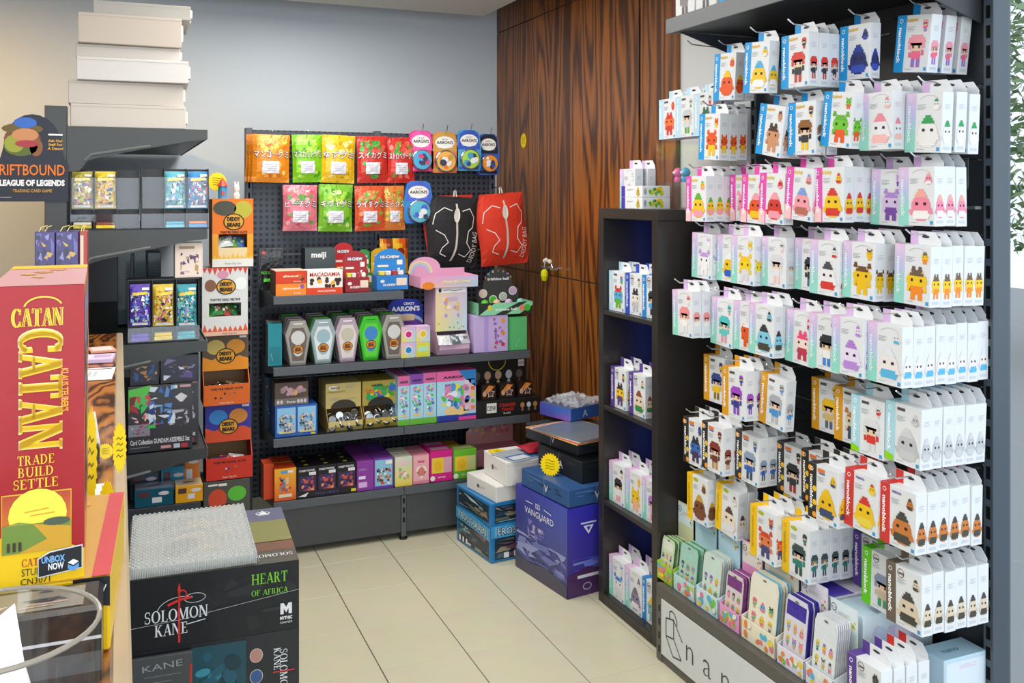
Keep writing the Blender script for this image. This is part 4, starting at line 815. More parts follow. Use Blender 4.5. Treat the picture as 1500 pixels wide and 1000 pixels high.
def pp3(m, w, h, d):
    m.poly([(0, 0), (1, 0), (1, 1), (0, 1)], ['#e8dc8a', '#b8d8e0', '#d0c0e4', '#f0d0b0']); m.rect(.03, .88, .97, .99, '#f0eef0', 2); m.line([(.25, .93), (.4, .95), (.6, .92), (.85, .95)], .003, '#5a6a90', 3); m.ell(.14, .94, .007, .010, '#3a2a2a', 4)
    blobs(m, .15, .3, .9, .8, ['#e8c86a', '#b89ad0', '#f0e0d0', '#e8a86a'], 21, 10, (.06, .12), 4); blobs(m, .05, .02, .95, .2, ['#4aa84a', '#7ab03a', '#e08a3a', '#e8e0e8'], 22, 8, (.08, .12), 4); m.rect(.35, .7, .7, .78, '#c8b0d8', 5)
o3, x3, y3, w3, h3 = dispenser('toy_dispenser', 'pastel pink rainbow dispenser carton with blind bags on middle shelf', 638, 684, 421, 509, Z2, .17, '#d9b4cf', '#b99aa8', pp3, plushbag('pastel dispenser', ['#dfe3e6', '#6a7a84', '#c8ccd0']), Y=GY+.07, hole=.34)
o = tag(empty('toy_display_tray', (x3-.012, y3-.012, Z2+h3+.002)), 'pink display tray with rainbow header on top of pastel dispenser', 'product display')
w, d = .275, .19; h = .052
m = MB(); m.box(-w/2, w/2, 0, .003, 0, h, '#e8a8cc', .0005); m.box(-w/2, -w/2+.003, .003, d, 0, h, '#e4a4c4', .0005); m.box(w/2-.003, w/2, .003, d, 0, h, '#e4a4c4', .0005); m.box(-w/2, w/2, d-.003, d, 0, h, '#e4a4c4', .0005); m.box(-w/2+.003, w/2-.003, .003, d-.003, 0, .003, '#d898b8', .0005)
m.on('f', w, h, d); m.poly([(0, 0), (1, 0), (1, 1), (0, 1)], ['#f0b0a0', '#b0d0e0', '#c8c0e8', '#e89ac8']); m.ell(.13, .2, .03, .018, '#e8842c', 2, 10); m.text('surprise', .62, .55, .014, '#e8e0b0', 4, mw=w*.5, off=.06); m.build('tray', 'card', o)
m = MB(); P = [(-w/2, 0), (w/2, 0), (w/2, .075)]+[(w*.28*math.cos(t*.2618)-w*.22, .075+.055*math.sin(t*.2618)) for t in range(0, 13)]; m.prism(P, d-.006, d-.003, '#dba6c4'); m.on('f', w, .15, .003, 0, d-.006, 0)
for k, c in enumerate(('#e8dca0', '#a8d8d0', '#c8b0e0')): m.ring(.2, .35, .06-k*.01, .06-k*.01, .008, c, 2+k, 14, 0, 180)
m.build('header_card', 'card', o)
# squishy ball tray on the purple and green cartons
def lav(m, w, h, d): m.on('f', w, h, d); blobs(m, .5, .05, .95, .95, ['#b06ab8', '#d8c0e8', '#d04a6a', '#8a6ac0'], 31, 14, (.06, .12)); m.rect(.3, 0, .42, 1, '#b098dc', 3); m.text('surprise', .62, .5, .012, '#8a5ab8', 6, rot=90, off=.04); [m.ell(.85, b, .010, .010, c, 5, 8) for b, c in ((.2, '#c83040'), (.5, '#e08a2c'), (.85, '#e0a02c'))]
carton('toy_box', 'lavender patterned box under the ball tray, middle shelf right', 'toy box', 694, 744, 462, 513, Z2, .12, '#c3aede', lav, Y=GY+.03)
carton('toy_box', 'plain mint green box at the right end of middle shelf', 'toy box', 745, 772, 464, 512, Z2, .12, '#58b873', lambda m, w, h, d: (m.on('f', w, h, d), m.line([(.35, .1), (.6, .35)], .001, '#bfe8cc', 2), m.rect(0, 0, .08, 1, '#3f9a5c', 2)), Y=GY+.03)
x, w, z, h = fitY(712, 778, 440, 462, GY+.02); zb = Z2+.0005+max(spot(694, 744, 462, 513, Z2, .12, Y=GY+.03)[3], spot(745, 772, 464, 512, Z2, .12, Y=GY+.03)[3])+.002
o = tag(empty('ball_display', (x-.012, GY+.025, zb)), 'black and mint squishy ball tray with domed black header', 'product display'); w = .27
m = MB(); m.box(-w/2, w/2, 0, .003, 0, .055, '#2c3430', .0005); m.box(-w/2, -w/2+.003, .003, .15, 0, .055, '#7fc89a', .0005); m.box(w/2-.003, w/2, .003, .15, 0, .055, '#7fc89a', .0005); m.box(-w/2+.003, w/2-.003, .003, .15, 0, .003, '#2c3430', .0005); m.box(-w/2, w/2, .147, .15, 0, .055, '#2c3430', .0005)
m.on('f', w, .055, .15); m.poly([(0, 0), (.3, 0), (.75, 1), (.3, 1)], '#8fd6ac', 2); m.poly([(.5, 0), (.75, 0), (1, .7), (1, 1), (.9, 1)], '#8fd6ac', 2); m.text('trishine ball', .5, .45, .012, '#e8f4f0', 5, mw=w*.4, off=.03); m.ell(.9, .5, .016, .016, '#3fc03a', 4); m.ell(.8, .5, .015, .015, '#e08a6a', 4); m.ell(.2, .6, .01, .014, '#e0d03a', 4); m.build('tray', 'card', o)
m = MB(); hw = .105; P = [(-hw, 0), (hw, 0), (hw, .10), (hw*.72, .10)]+[(hw*.72*math.cos(t*.2618), .10+.085*math.sin(t*.2618)) for t in range(1, 12)]+[(-hw*.72, .10), (-hw, .10)]
P = [(px, pz*1.12) for px, pz in P]; m.prism(P, .10, .103, '#3f3f3e'); m.on('f', 2*hw, .213, .003, 0, .10, 0); m.text('trishine ball', .5, .74, .013, '#dfe4ea', 4, mw=.11, off=.03)
for k, c in enumerate(('#e07a6a', '#7ac0e0', '#e8e4e0', '#e8c04a', '#7ac08a', '#c08ad0', '#8ad04a')): m.text('SQUISHY'[k], .5+.34*math.cos(R(155-k*21.7)), .66+.26*math.sin(R(155-k*21.7)), .010, c, 4, off=.05)
for a, b, c in ((.14, .42, '#e8d4c0'), (.38, .28, '#58c83a'), (.62, .34, '#b8c4b8'), (.86, .46, '#c8a8d0')): m.ell(a, b, .021, .021, '#e8ecea', 3, 16); m.ell(a, b, .018, .018, c, 4, 16)
m.build('header_card', 'card', o)
for k in range(4):
    m = MB(); m.lathe([(0, -.02), (.014, -.0145), (.02, 0), (.014, .0145), (0, .02)], ('#58c83a', '#e8b89a', '#c8a8d0', '#7fc8b0')[k], 12); tag(m.build('squishy_ball', 'plastic', None, True, loc=o.location+Vector((-.09+k*.06, .04, .036+.012))), ('green', 'peach', 'lilac', 'mint')[k]+' squishy ball in the black and mint tray', 'ball', 'squishy balls')
# ---- lower shelf
def schoolp(m, w, h, d):
    m.on('f', w, h, d)
    for a in (.05, .53): m.rect(a, .14, a+.43, .95, '#8fc4ea', 2); blobs(m, a+.03, .16, a+.40, .75, ['#7a8ac0', '#d8c8a8', '#4a6a8c', '#c8a84a', '#e8e0d0', '#5a8a6a', '#3a3a5c', '#e8c0b0'], 51, 60, (.05, .09), 3); m.rect(a+.05, .12, a+.4, .2, '#e8d89a', 3)
    m.line([(.505, .1), (.505, 1)], .002, '#1c4a9c', 4); m.rect(.84, .03, .95, .09, '#e8d01c', 4); greek(m, .3, .08, .35, 1)
c1 = carton('figure_carton', 'blue carton of collectable figures at left of lower shelf', 'toy box', 403, 465, 594, 645, Z3, .13, '#2560b8', schoolp, Y=GY+.025)
x, Y, w, h = spot(403, 465, 594, 645, Z3, .13, Y=GY+.025)
def brp(m, w, h, d):
    m.on('f', w, h, d); m.rect(0, 0, 1, .3, '#7a706c'); blobs(m, .05, .35, .95, .95, ['#e0b05a', '#b08a98', '#8a7268', '#c8a0a8'], 52, 14, (.14, .24)); [m.ell(.1+k*.1, .15, .006, .009, '#d8d0cc', 3, 8) for k in (0, 1, 6, 7, 8)]; m.text('figures', .48, .15, .010, '#e8e4e0', 4, off=.03)
x2, w2, _, h2 = fitY(402, 451, 561, 594, GY+.05)
m = MB(); m.box(-w2/2, w2/2, 0, .1, 0, h2, '#5a4a44', .001); brp(m, w2, h2, .1); tag(m.build('figure_carton', 'card', loc=(x2, GY+.04, Z3+h+.002)), 'brown patterned carton on top of the blue figure carton', 'toy box')
carton('figure_carton', 'dark blue carton leaning behind the blue figure carton', 'toy box', 388, 401, 553, 600, Z3, .10, '#26364c', lambda m, w, h, d: (m.on('f', w, h, d), blobs(m, .1, .1, .9, .9, ['#5a8ab0', '#c8d0d8', '#33506c'], 53, 10)), Y=GY+.20)
def aar(pk):
    def f(m, w, h, d):
        m.on('f', w, h, d); m.rect(0, 0, 1, 1, '#a8d8ec', 1); m.rect(0, .80, 1, 1, pk, 2); m.text("AARON'S", .5, .88, .010, '#2a2a3a', 5, mw=w*.7, off=.05)
        blobs(m, .05, .2, .95, .78, ['#e8e04a', '#5ac04a', '#4a9ad8', '#d88ac0', '#e8f0f4', '#e87ab0', '#3a6ac0'], 61, 34, (.05, .14), 3); m.rect(0, 0, 1, .12, '#6ab83a' if w < .08 else '#2a3a9c', 5); m.ell(.5, .2, w*.32, w*.12, '#e8c88a', 6, 12)
        m.on('t', w, h, d); m.rect(0, 0, 1, 1, pk, 1)
    return f
for i, (a, b, vt, vb, pk) in enumerate(((583, 600, 551, 620, '#e06aa8'), (601, 620, 548, 618.5, '#8a4ab0'), (620.5, 639, 546, 617, '#e06aa8'))):
    carton('putty_kit', f'slim {("pink-topped", "purple-topped", "second pink-topped")[i]} putty kit box on lower shelf', 'toy box', a, b, vt, vb, Z3, .05, '#a8d8ec', aar(pk), Y=GY+.025, rows=3, group='slim putty kits', gap=.004)
def aarb(m, w, h, d):
    aar('#e86aa8')(m, w, h, d); m.on('f', w, h, d); m.poly([(.55, 1), (1, 1), (1, .65), (.75, .8)], '#2f80c8', 6); m.rect(.68, .18, .98, .82, '#e0b8d0', 6)
    for k in range(5): m.ell(.76, .76-k*.13, .012, .010, ('#d8d8e0', '#8a8a90', '#d8d0e0', '#9a9aa0', '#d0c8d8')[k], 7, 10); m.rect(.87, .72-k*.13, .97, .8-k*.13, ('#4a90d0', '#e0703a', '#e8c83a', '#6ac04a', '#e88a4a')[k], 7)
    m.text('PUTTY', .32, .72, .010, '#3a3a8a', 8, off=.03); m.rect(0, 0, .55, .12, '#2a3a9c', 7); m.rect(.55, 0, 1, .07, '#e04a9a', 8)
carton('putty_kit', 'large blue and pink putty kit box with windows on lower shelf', 'toy box', 640, 697, 543, 614, Z3, .06, '#8fc8e4', aarb, Y=GY+.025, rows=2)
x, Y, w, h = spot(700, 788, 590, 612, Z3, .14, Y=GY+.02); o = tag(empty('blind_box_display', (x+.006, Y, Z3+.0005)), 'black blind box counter display with figures on header, lower shelf right end', 'product display'); w = .325
m = MB(); hb = .075; m.box(-w/2, w/2, 0, .14, 0, hb, '#1c1a1a', .001); m.on('f', w, hb, .14); m.rect(.15, .25, .3, .85, '#e8e6e2', 2); m.text('DZNR', .225, .55, .022, '#1a1a1a', 4, mw=.042, off=.02); m.text('STRANGER', .47, .68, .016, '#c82c24', 4, mw=.08, off=.02); m.text('THINGS', .47, .40, .014, '#c82c24', 4, mw=.06, off=.02); m.text('PLUSH', .46, .18, .009, '#e8e4e0', 4)
for k in range(3): m.ell(.70+k*.1, .58, .011, .013, ('#b8844a', '#c8d0d8', '#b8844a')[k], 3, 10); m.ell(.70+k*.1, .3, .006, .008, '#8a7a6a', 3, 8)
m.build('tray', 'card', o)
m = MB(); m.box(-w*.46, w*.42, .125, .128, 0, .245, '#1a1818', .001); m.on('f', w*.88, .245, .003, -w*.02, .125, 0); m.ring(.48, .95, .045, .045, .004, '#d8c01c', 3, 14, 180, 360)
for k, c in enumerate(('#6a5a54', '#d0a888', '#d0a888', '#c8d0d8', '#6a5a50')): m.ell(.12+k*.19, .68, .017, .021, c, 3, 12); m.ell(.12+k*.19, .55, .008, .010, c, 3, 8)
m.rect(.86, .82, .97, .95, '#d8d6d2', 3); m.text('DZNR', .915, .885, .010, '#1a1a1a', 5, mw=.026); m.build('header_card', 'card', o)
for k in range(3):
    m = MB(); m.box(-.036, .036, 0, .05, 0, .065, '#2a1c18', .001); m.on('f', .072, .065, .05); m.poly([(.1, .5), (.5, 1), (.9, .9), (.6, .6)], '#e0862c', 2); m.poly([(.62+.3*math.cos(R(90+i*36))*(1 if i % 2 == 0 else .55), .42+.34*math.sin(R(90+i*36))*(1 if i % 2 == 0 else .55)) for i in range(10)], '#e8d8d0', 3); m.poly([(.62+.24*math.cos(R(90+i*36))*(1 if i % 2 == 0 else .55), .42+.27*math.sin(R(90+i*36))*(1 if i % 2 == 0 else .55)) for i in range(10)], '#6a3a30', 4); m.ell(.2, .4, .01, .013, '#d8a078', 3, 10)
    tag(m.build('blind_box', 'card', loc=(x-.085+k*.093, Y+.03, Z3+hb+.001)), f'small dark blind box with star shape in black display, {ORD[k]} from left', 'toy box', 'blind boxes in black display')
# ---- deck
def op(m, w, h, d): m.on('f', w, h, d); m.poly([(0, 0), (1, 0), (1, 1), (0, 1)], ['#e0602c', '#e0602c', '#f0b42c', '#f0b42c']); blobs(m, .2, .25, .8, .75, ['#2a2a2c', '#c8403a', '#5a8ab0', '#e0c0a0'], 71, 30, (.06, .14)); m.rect(.2, .1, .8, .2, '#e8d8c0', 3); m.rect(.3, .84, .6, .93, '#5a9ad0', 3); m.rect(.62, .85, .85, .93, '#e8e4ea', 3)
carton('figure_box', 'orange figure box at front left of the bottom shelf', 'toy box', 402, 434, 686, 739, ZD, .10, '#d8491c', op, Y=GY+.02, rows=1, lab2='orange figure box behind the first orange one')
for k in range(2): carton('figure_box', f'plain red-orange box against left end of bottom shelf, {ORD[k]} back', 'toy box', 386, 401, 680, 728, ZD, .09, '#cf4a1e', None, Y=GY+.06+k*.10, group='red-orange boxes')
x, Y, w, h = spot(435, 522, 682, 733, ZD, .2, Y=GY+.015)
o = tag(empty('figure_tray', (x, Y, ZD+.0005)), 'low black tray holding three rows of dark fighter figure boxes', 'tray'); w += .006
m = MB(); m.box(-w/2, w/2, 0, .003, 0, .03, '#1c1a20', .0005); m.box(-w/2, -w/2+.003, .003, .2, 0, h, '#1c1a20', .0005); m.box(-w/2+.003, w/2-.003, .003, .2, 0, .002, '#1c1a20', .0003); m.on('f', w, .03, .2); m.text('FIGURES', .5, .5, .010, '#5a4a90', 3, mw=.1); m.rect(.9, .2, .98, .6, '#e8d01c', 3); m.poly([(.03, .3), (.2, .8), (.15, .2)], '#e8e4e0', 3); m.build('tray', 'card', o)
bw = (w-.012)/3
for r_ in range(3):
    for k in range(3):
        m = MB(); m.box(-bw/2, bw/2, 0, .06, 0, h, '#17161c', .001); m.on('f', bw, h, .06); m.text('STREET FIGHTER', .5, .88, .008, '#dcdce4', 4, mw=bw*.8, off=.03); m.rect(.1, .05, .95, .7, '#3a2a50', 1); blobs(m, .1, .05, .95, .7, ['#8a3a5a', '#c8503a', '#5a3a80', '#d8803a', '#2a2040', '#e09060'], 81, 34, (.07, .16)); m.rect(.6, .72, .95, .82, '#e4e0e4', 5); m.on('t', bw, h, .06); m.rect(.4, .4, .6, .6, '#e0d01c', 2)
        tag(m.build('figure_box', 'card', loc=(x-bw-.001+k*(bw+.001), Y+.004+r_*.062, ZD+.0035)), f'dark fighter figure box, {ORD[k]} from left in {("front", "middle", "back")[r_]} row of black tray', 'toy box', 'fighter figure boxes')
def pv(m, w, h, d): m.on('f', w, h, d); greek(m, .1, .75, .5, 3, '#c8a0d8'); m.rect(.1, .12, .6, .3, '#d8b0e4', 2); m.rect(.1, .4, .5, .5, '#e8d8f0', 2)
carton('figure_box', 'plain purple figure box on the bottom shelf', 'toy box', 523, 547.5, 675, 722, ZD, .09, '#8a3a9c', pv, Y=GY+.015, rows=2, lab2='plain purple figure box')
def pf(m, w, h, d): m.on('f', w, h, d); m.rect(.05, .1, .95, .95, '#8ac0dc', 1); blobs(m, .08, .12, .92, .7, ['#2a2a34', '#c88a4a', '#e8e8e8', '#5a7a9c', '#e0c8b0', '#c84a4a'], 82, 44, (.05, .10)); m.rect(.6, .8, .95, .92, '#e8e8ec', 5); m.rect(0, 0, 1, .09, '#6a3aa0', 5)
carton('figure_box', 'purple box with pale blue cartoon cover on bottom shelf', 'toy box', 548, 576, 671, 719, ZD, .09, '#7a3fa4', pf, Y=GY+.015, rows=2, lab2='purple box with pale blue cover')
def crm(m, w, h, d): m.on('f', w, h, d); m.poly([(0, 0), (1, 0), (1, 1), (0, 1)], ['#e8d04a', '#e8d04a', '#c8dcc8', '#dcd8d0']); blobs(m, .15, .2, .85, .65, ['#e08ab0', '#9ac06a', '#f0e0d0'], 83, 10, (.1, .2)); m.ell(.5, .8, w*.3, h*.08, '#e8c8d0', 4)
carton('figure_box', 'cream and yellow figure box on the bottom shelf', 'toy box', 579, 604, 669, 714, ZD, .08, '#ded6c8', crm, Y=GY+.015, rows=1, lab2='cream and yellow figure box')
def pnk(m, w, h, d): m.on('f', w, h, d); m.rect(.04, .12, .96, .97, '#ecaab4', 1); m.text('berry', .5, .78, .010, '#c03048', 4, off=.05); m.ell(.4, .45, w*.22, h*.17, '#f4e0d8', 3); m.ell(.62, .45, w*.22, h*.17, '#f4e0d8', 3); m.poly([(.2, .42), (.5, .16), (.82, .42)], '#f4e0d8', 3); m.ell(.5, .42, w*.22, h*.15, '#d87a6a', 5)
carton('figure_box', 'light pink heart-print box on the bottom shelf', 'toy box', 605, 629, 666, 711, ZD, .08, '#dc8a9c', pnk, Y=GY+.015, rows=1, lab2='light pink heart-print box')
def wnd(c1, c2):
    def f(m, w, h, d):
        m.on('f', w, h, d); m.rect(.06, .28, .6 if w > .06 else .9, .78, '#e8c83a', 2); m.ell(.33, .52, w*.18, h*.18, '#e8b81c', 4, 10)
        if w > .06: m.rect(.6, .28, .95, .78, c2, 2)
        m.ell(.1, .12, .012, .012, '#ece8e0', 4, 8); m.text('night light', .5, .15, .007, '#ffffff', 4)
        m.on('t', w, h, d); m.rect(.1, .2, .9, .8, c2, 2)
    return f
carton('figure_box', 'magenta window box with yellow star inside, bottom shelf', 'toy box', 630.5, 663, 660, 707, ZD, .08, '#d01c84', wnd('#d01c84', '#d8a0b4'), Y=GY+.015, rows=1, lab2='magenta window box')
carton('figure_box', 'lime green window box at the right of bottom shelf', 'toy box', 664.5, 698, 658, 703, ZD, .08, '#6ab82c', wnd('#6ab82c', '#cbd08a'), Y=GY+.015)
carton('figure_box', 'yellow-topped box behind the magenta window box', 'toy box', 640, 672, 652, 690, ZD, .08, '#d8a41c', None, Y=GY+.20)
x, w, z, h = fitY(688, 757, 619, 660, 4.2); o = tag(empty('header_display', (x, 4.2, ZD+.0005)), 'pink and yellow scalloped display card standing on the bottom shelf right', 'product display')
m = MB(); hh = z+h-ZD; P = [(-w/2, 0), (w/2, 0), (w/2, hh)]+[(w/2-w*t/10, hh-(.0 if t < 5 else .006*(t-5))-.006*(t % 2)) for t in range(1, 10)]+[(-w/2, hh-.045)]; m.prism(P, .05, .053, '#d8a0a0'); m.on('f', w, hh, .003, 0, .05, 0); blobs(m, .02, .55, .98, .93, ['#e0c07a', '#e08aa0', '#d86a8a', '#e8d0c0'], 91, 26, (.08, .2)); m.build('header_card', 'card', o)
m = MB(); m.box(-w/2, w/2, -.06, .049, 0, .08, '#d890a4', .001); m.build('tray', 'card', o)
# ---------------------------------------------------------------- game boxes on the floor by the wood wall
def fbox(name, label, cat, u, v, z, w, d, h, rz, base, paint=None, mats='card', fc=None, parts=None):
    p = W(u, v, Z=z); m = MB(); m.box(-w/2, w/2, 0, d, 0, h, base, .002, fc)
    if paint: paint(m, w, h, d)
    c = Vector((p.x, p.y, z))+Matrix.Rotation(R(rz), 3, 'Z') @ Vector((w/2, 0, 0))
    o = tag(m.build(name, mats, loc=c+Vector((0, 0, .0005)), rz=rz), label, cat); return o
def frost(m, w, h, d):
    for f, k in (('l', 1), ('f', 0)):
        m.on(f, w, h, d)
        for b0, b1 in ((.04, .40), (.66, .95)): m.rect(.06, b0, .94, b1, '#20303c', 1); shards(m, .07, b0+.02, .93, b1-.02, ['#3a6a80', '#7a9aa8', '#5a6a5c', '#9a8a6a', '#2a4858', '#b8d0d8', '#6a4a5a'], k*3+int(b0*9), 22, 2)
        m.poly([(0, .42), (.5, .40), (1, .36), (1, .58), (.5, .64), (0, .62)], '#3f9ad0', 8); m.poly([(.06, .44), (.94, .40), (.94, .55), (.06, .60)], '#6ab8e0', 9)
        m.text('FROSTHAVEN', .5, .50, .030, '#16324a', 11, mw=(d if f == 'l' else w)*.82, rot=-2, off=.06); m.text('FROSTHAVEN', .5, .505, .028, '#dcecf4', 13, mw=(d if f == 'l' else w)*.80, rot=-2, off=.0)
        for q in range(3): m.rect(.1+q*.1 if f == 'l' else .2+q*.16, .06, .15+q*.1 if f == 'l' else .28+q*.16, .15, '#e8ecee', 10)
fbox('game_box', 'large blue fantasy board game box on the floor under white cartons', 'game box', 719, 826, 0, .30, .315, .245, 7, '#1f78b4', frost, 'gloss')
def iss(m, w, h, d):
    m.on('l', w, h, d); m.poly([(0, 0), (1, 0), (1, 1), (0, 1)], ['#3f3a5c', '#4a4a68', '#4a58b8', '#3c3c9c']); shards(m, .02, .12, .98, .46, ['#5f66a4', '#6c74b4', '#8088bc', '#565c98', '#949cc8'], 3, 34, 2); shards(m, .25, .45, .6, .74, ['#8a86c4', '#a8a2cc', '#7a78bc', '#c0b8d4'], 4, 14, 2); m.poly([(0, 0), (1, 0), (1, .14), (.6, .2), (.3, .15), (0, .2)], '#4c4a5e', 7)
    m.text('ISS', .46, .86, .022, '#eef0f8', 9, off=.0); m.text('VANGUARD', .48, .76, .026, '#eef0f8', 9, mw=d*.56); m.line([(.22, .86), (.36, .86)], .003, '#eef0f8', 9); m.line([(.58, .86), (.72, .84)], .003, '#eef0f8', 9)
    m.on('f', w, h, d); m.poly([(0, 0), (1, 0), (1, 1), (0, 1)], ['#4a3a70', '#3a2a5c', '#2a2ec8', '#3a34b0']); shards(m, .02, .22, .98, .42, ['#5058c4', '#6a74d0', '#4248b8', '#7c86d4'], 5, 24, 2); m.poly([(0, .25), (.3, .32), (.7, .25), (1, .3), (1, 0), (0, 0)], '#4a2a5c', 6)
    m.poly([(.24, .78), (.40, .78), (.32, .68)], '#e8e8f4', 8); m.poly([(.285, .765), (.355, .765), (.32, .715)], '#3a34c0', 9); m.rect(.2, .80, .44, .82, '#c8ccec', 8); m.rect(.15, .2, .55, .235, '#d8d4e0', 8); m.ring(.3, .1, .02, .014, .003, '#b8b4c8', 8)
fbox('game_box', 'tall indigo space board game box standing beside the bookcase', 'game box', 831, 878, 0, .30, .375, .338, 8, '#35309c', iss, 'wrap')
white = lambda m, w, h, d: (m.on('l', w, h, d), m.rect(.36, .4, .44, .6, '#5a5a58', 2), greek(m, .47, .56, .16, 2, '#8a8a86', .006), m.on('f', w, h, d), m.line([(0, .85), (1, .85)], .0015, '#c4c2bc', 2))
fbox('mailer_box', 'lower white carton lying on the blue fantasy game box', 'box', 727, 737, .246, .22, .25, .066, 9, '#dfddd8', white)
fbox('mailer_box', 'upper white carton with yellow price star near wood wall', 'box', 742, 713, .3135, .18, .22, .098, 4, '#e6e4e0', white)
o = fbox('picture_sleeve', 'flat blue and grey booklet lying on upper white carton', 'booklet', 752, 678, .413, .17, .16, .004, 14, '#aeb8c0', lambda m, w, h, d: (m.on('t', w, h, d), m.rect(.05, .05, .95, .5, '#4a7ab0', 1), m.rect(.1, .1, .6, .4, '#dfe4e8', 2)), 'gloss')
p = W(772, 666, Z=.418); pillow('foil_pack', 'crimson foil pack on the booklet over white carton', 'pack', p.x+.06, p.y+.1, .437, .15, .10, .015, '#b02c40', lambda m: None, 'foil').rotation_euler = (R(-84), 0, R(10))
def dkb(c, logo): 
    def f(m, w, h, d):
        for s in 'lf': m.on(s, w, h, d); m.rect(0, .0, 1, .04, '#0e1218', 2); m.line([(.5, 0), (.5, 1)], .0008, '#d8e0ec', 3); shards(m, .1, .15, .9, .8, c, 6, 7, 2)
        if logo: m.on('f', w, h, d); m.text(logo, .5, .5, min(.03, h*.4), '#d8dce8', 8, off=.02); m.on('l', w, h, d); m.text(logo, .55, .5, min(.03, h*.4), '#d8dce8', 8, off=.02)
    return f
fbox('game_box', 'shrink-wrapped dark blue box lying on the tall indigo box', 'game box', 833, 745, .3395, .26, .34, .068, 8, '#33588c', dkb(['#4a78a8', '#2a4a78', '#5a88b8', '#24405f'], 'V'), 'wrap')
fbox('game_box', 'shrink-wrapped black game box with white emblem in floor stack', 'game box', 852, 709, .4085, .25, .33, .082, 6, '#1c2024', dkb(['#26303a', '#2a3a48', '#1a2026'], 'A'), 'wrap')
fbox('game_box', 'clear-wrapped charcoal game box under pink and yellow sheets', 'game box', 846, 668, .4915, .27, .35, .062, 12, '#2f363e', dkb(['#3a4a5a', '#2a323c', '#38505f'], 'V'), 'wrap')
for k, c in enumerate(('#e6c24a', '#d8507c', '#d8ccb4', '#6a7480')):
    fbox('card_sheet', f'{("yellow", "pink", "cream", "pale grey")[k]} card sheet on top of the charcoal game box', 'sheet', 845+2*k, 653-k*1.5, .5545+.0042*k, .27-.01*k, .34-.02*k, .0035, 12+2*k, c, None, 'gloss')
fbox('game_box', 'small purple and blue game box topping the floor stack', 'game box', 836, 618, .572, .17, .19, .052, 18, '#2a62b8', lambda m, w, h, d: (m.on('l', w, h, d), m.poly([(0, 0), (1, 0), (1, 1), (0, 1)], ['#4a3a98', '#8a5ac0', '#3a78c8', '#4a4ab0']), m.on('f', w, h, d), m.text('A', .5, .5, .03, '#e0e8f4', 3), m.on('t', w, h, d), m.rect(0, 0, 1, 1, '#5a6a90', 1)), 'gloss')
m = MB(); g = rnd(9); N = 14
q = W(842, 592, Z=.63)
H_ = [[.03*math.exp(-((i-7)**2+(j-7)**2)/22)+g.uniform(0, .022) for j in range(N+1)] for i in range(N+1)]
for i in range(N):
    for j in range(N): m.face([((a-7)/7*.095, (b-7)/7*.10, H_[a][b]) for a, b in ((i, j), (i+1, j), (i+1, j+1), (i, j+1))], '#c8ccd0')
tag(m.build('plastic_bag', 'poly', loc=(W(836, 618, Z=.572).x+.07, W(836, 618, Z=.572).y+.11, .6255), rz=18), 'crumpled clear plastic bag on top of the floor stack', 'bag')
# ---------------------------------------------------------------- yellow starburst price tags
def star(label, loc, r, rot, n=22, sq=1.0):
    m = MB(); P = [(sq*math.cos(i*3.14159/n)*(r if i % 2 else r*.82), math.sin(i*3.14159/n)*(r if i % 2 else r*.82)) for i in range(2*n)]
    m.prism(P, -.0008, .0008, '#f2d410', '#e8902c'); m.fn = lambda a, b, L: Vector(((a-.5)*2*r*sq, -.0008-.0003*L, (b-.5)*2*r)); m.Wm = m.Hm = 2*r; g = rnd(label)
    for k in range(4): m.line([(.28, .66-k*.11), (.42, .69-k*.11+g.uniform(-.02, .02)), (.55, .65-k*.11), (.72, .68-k*.11)], r*.05, '#8a7410', 2)
    o = tag(m.build('price_star', 'card', loc=loc), label, 'price tag', 'yellow price stars'); o.rotation_euler = rot; return o
p = W(767, 206, X=XW-.025); star('yellow price star stuck high on the wood wall', (XW-.025, p.y, p.z), .043, (0, 0, R(-90)))
p = W(803, 675, Z=.45); star('yellow price star on the front of the dark floor stack', (p.x-.015, p.y-.05, .45), .047, (R(-6), 0, R(-55)))
p = W(722, 664, Z=.4125); star('yellow price star lying on the upper white carton', (p.x+.03, p.y+.02, .4135), .04, (R(-90), 0, R(20)))
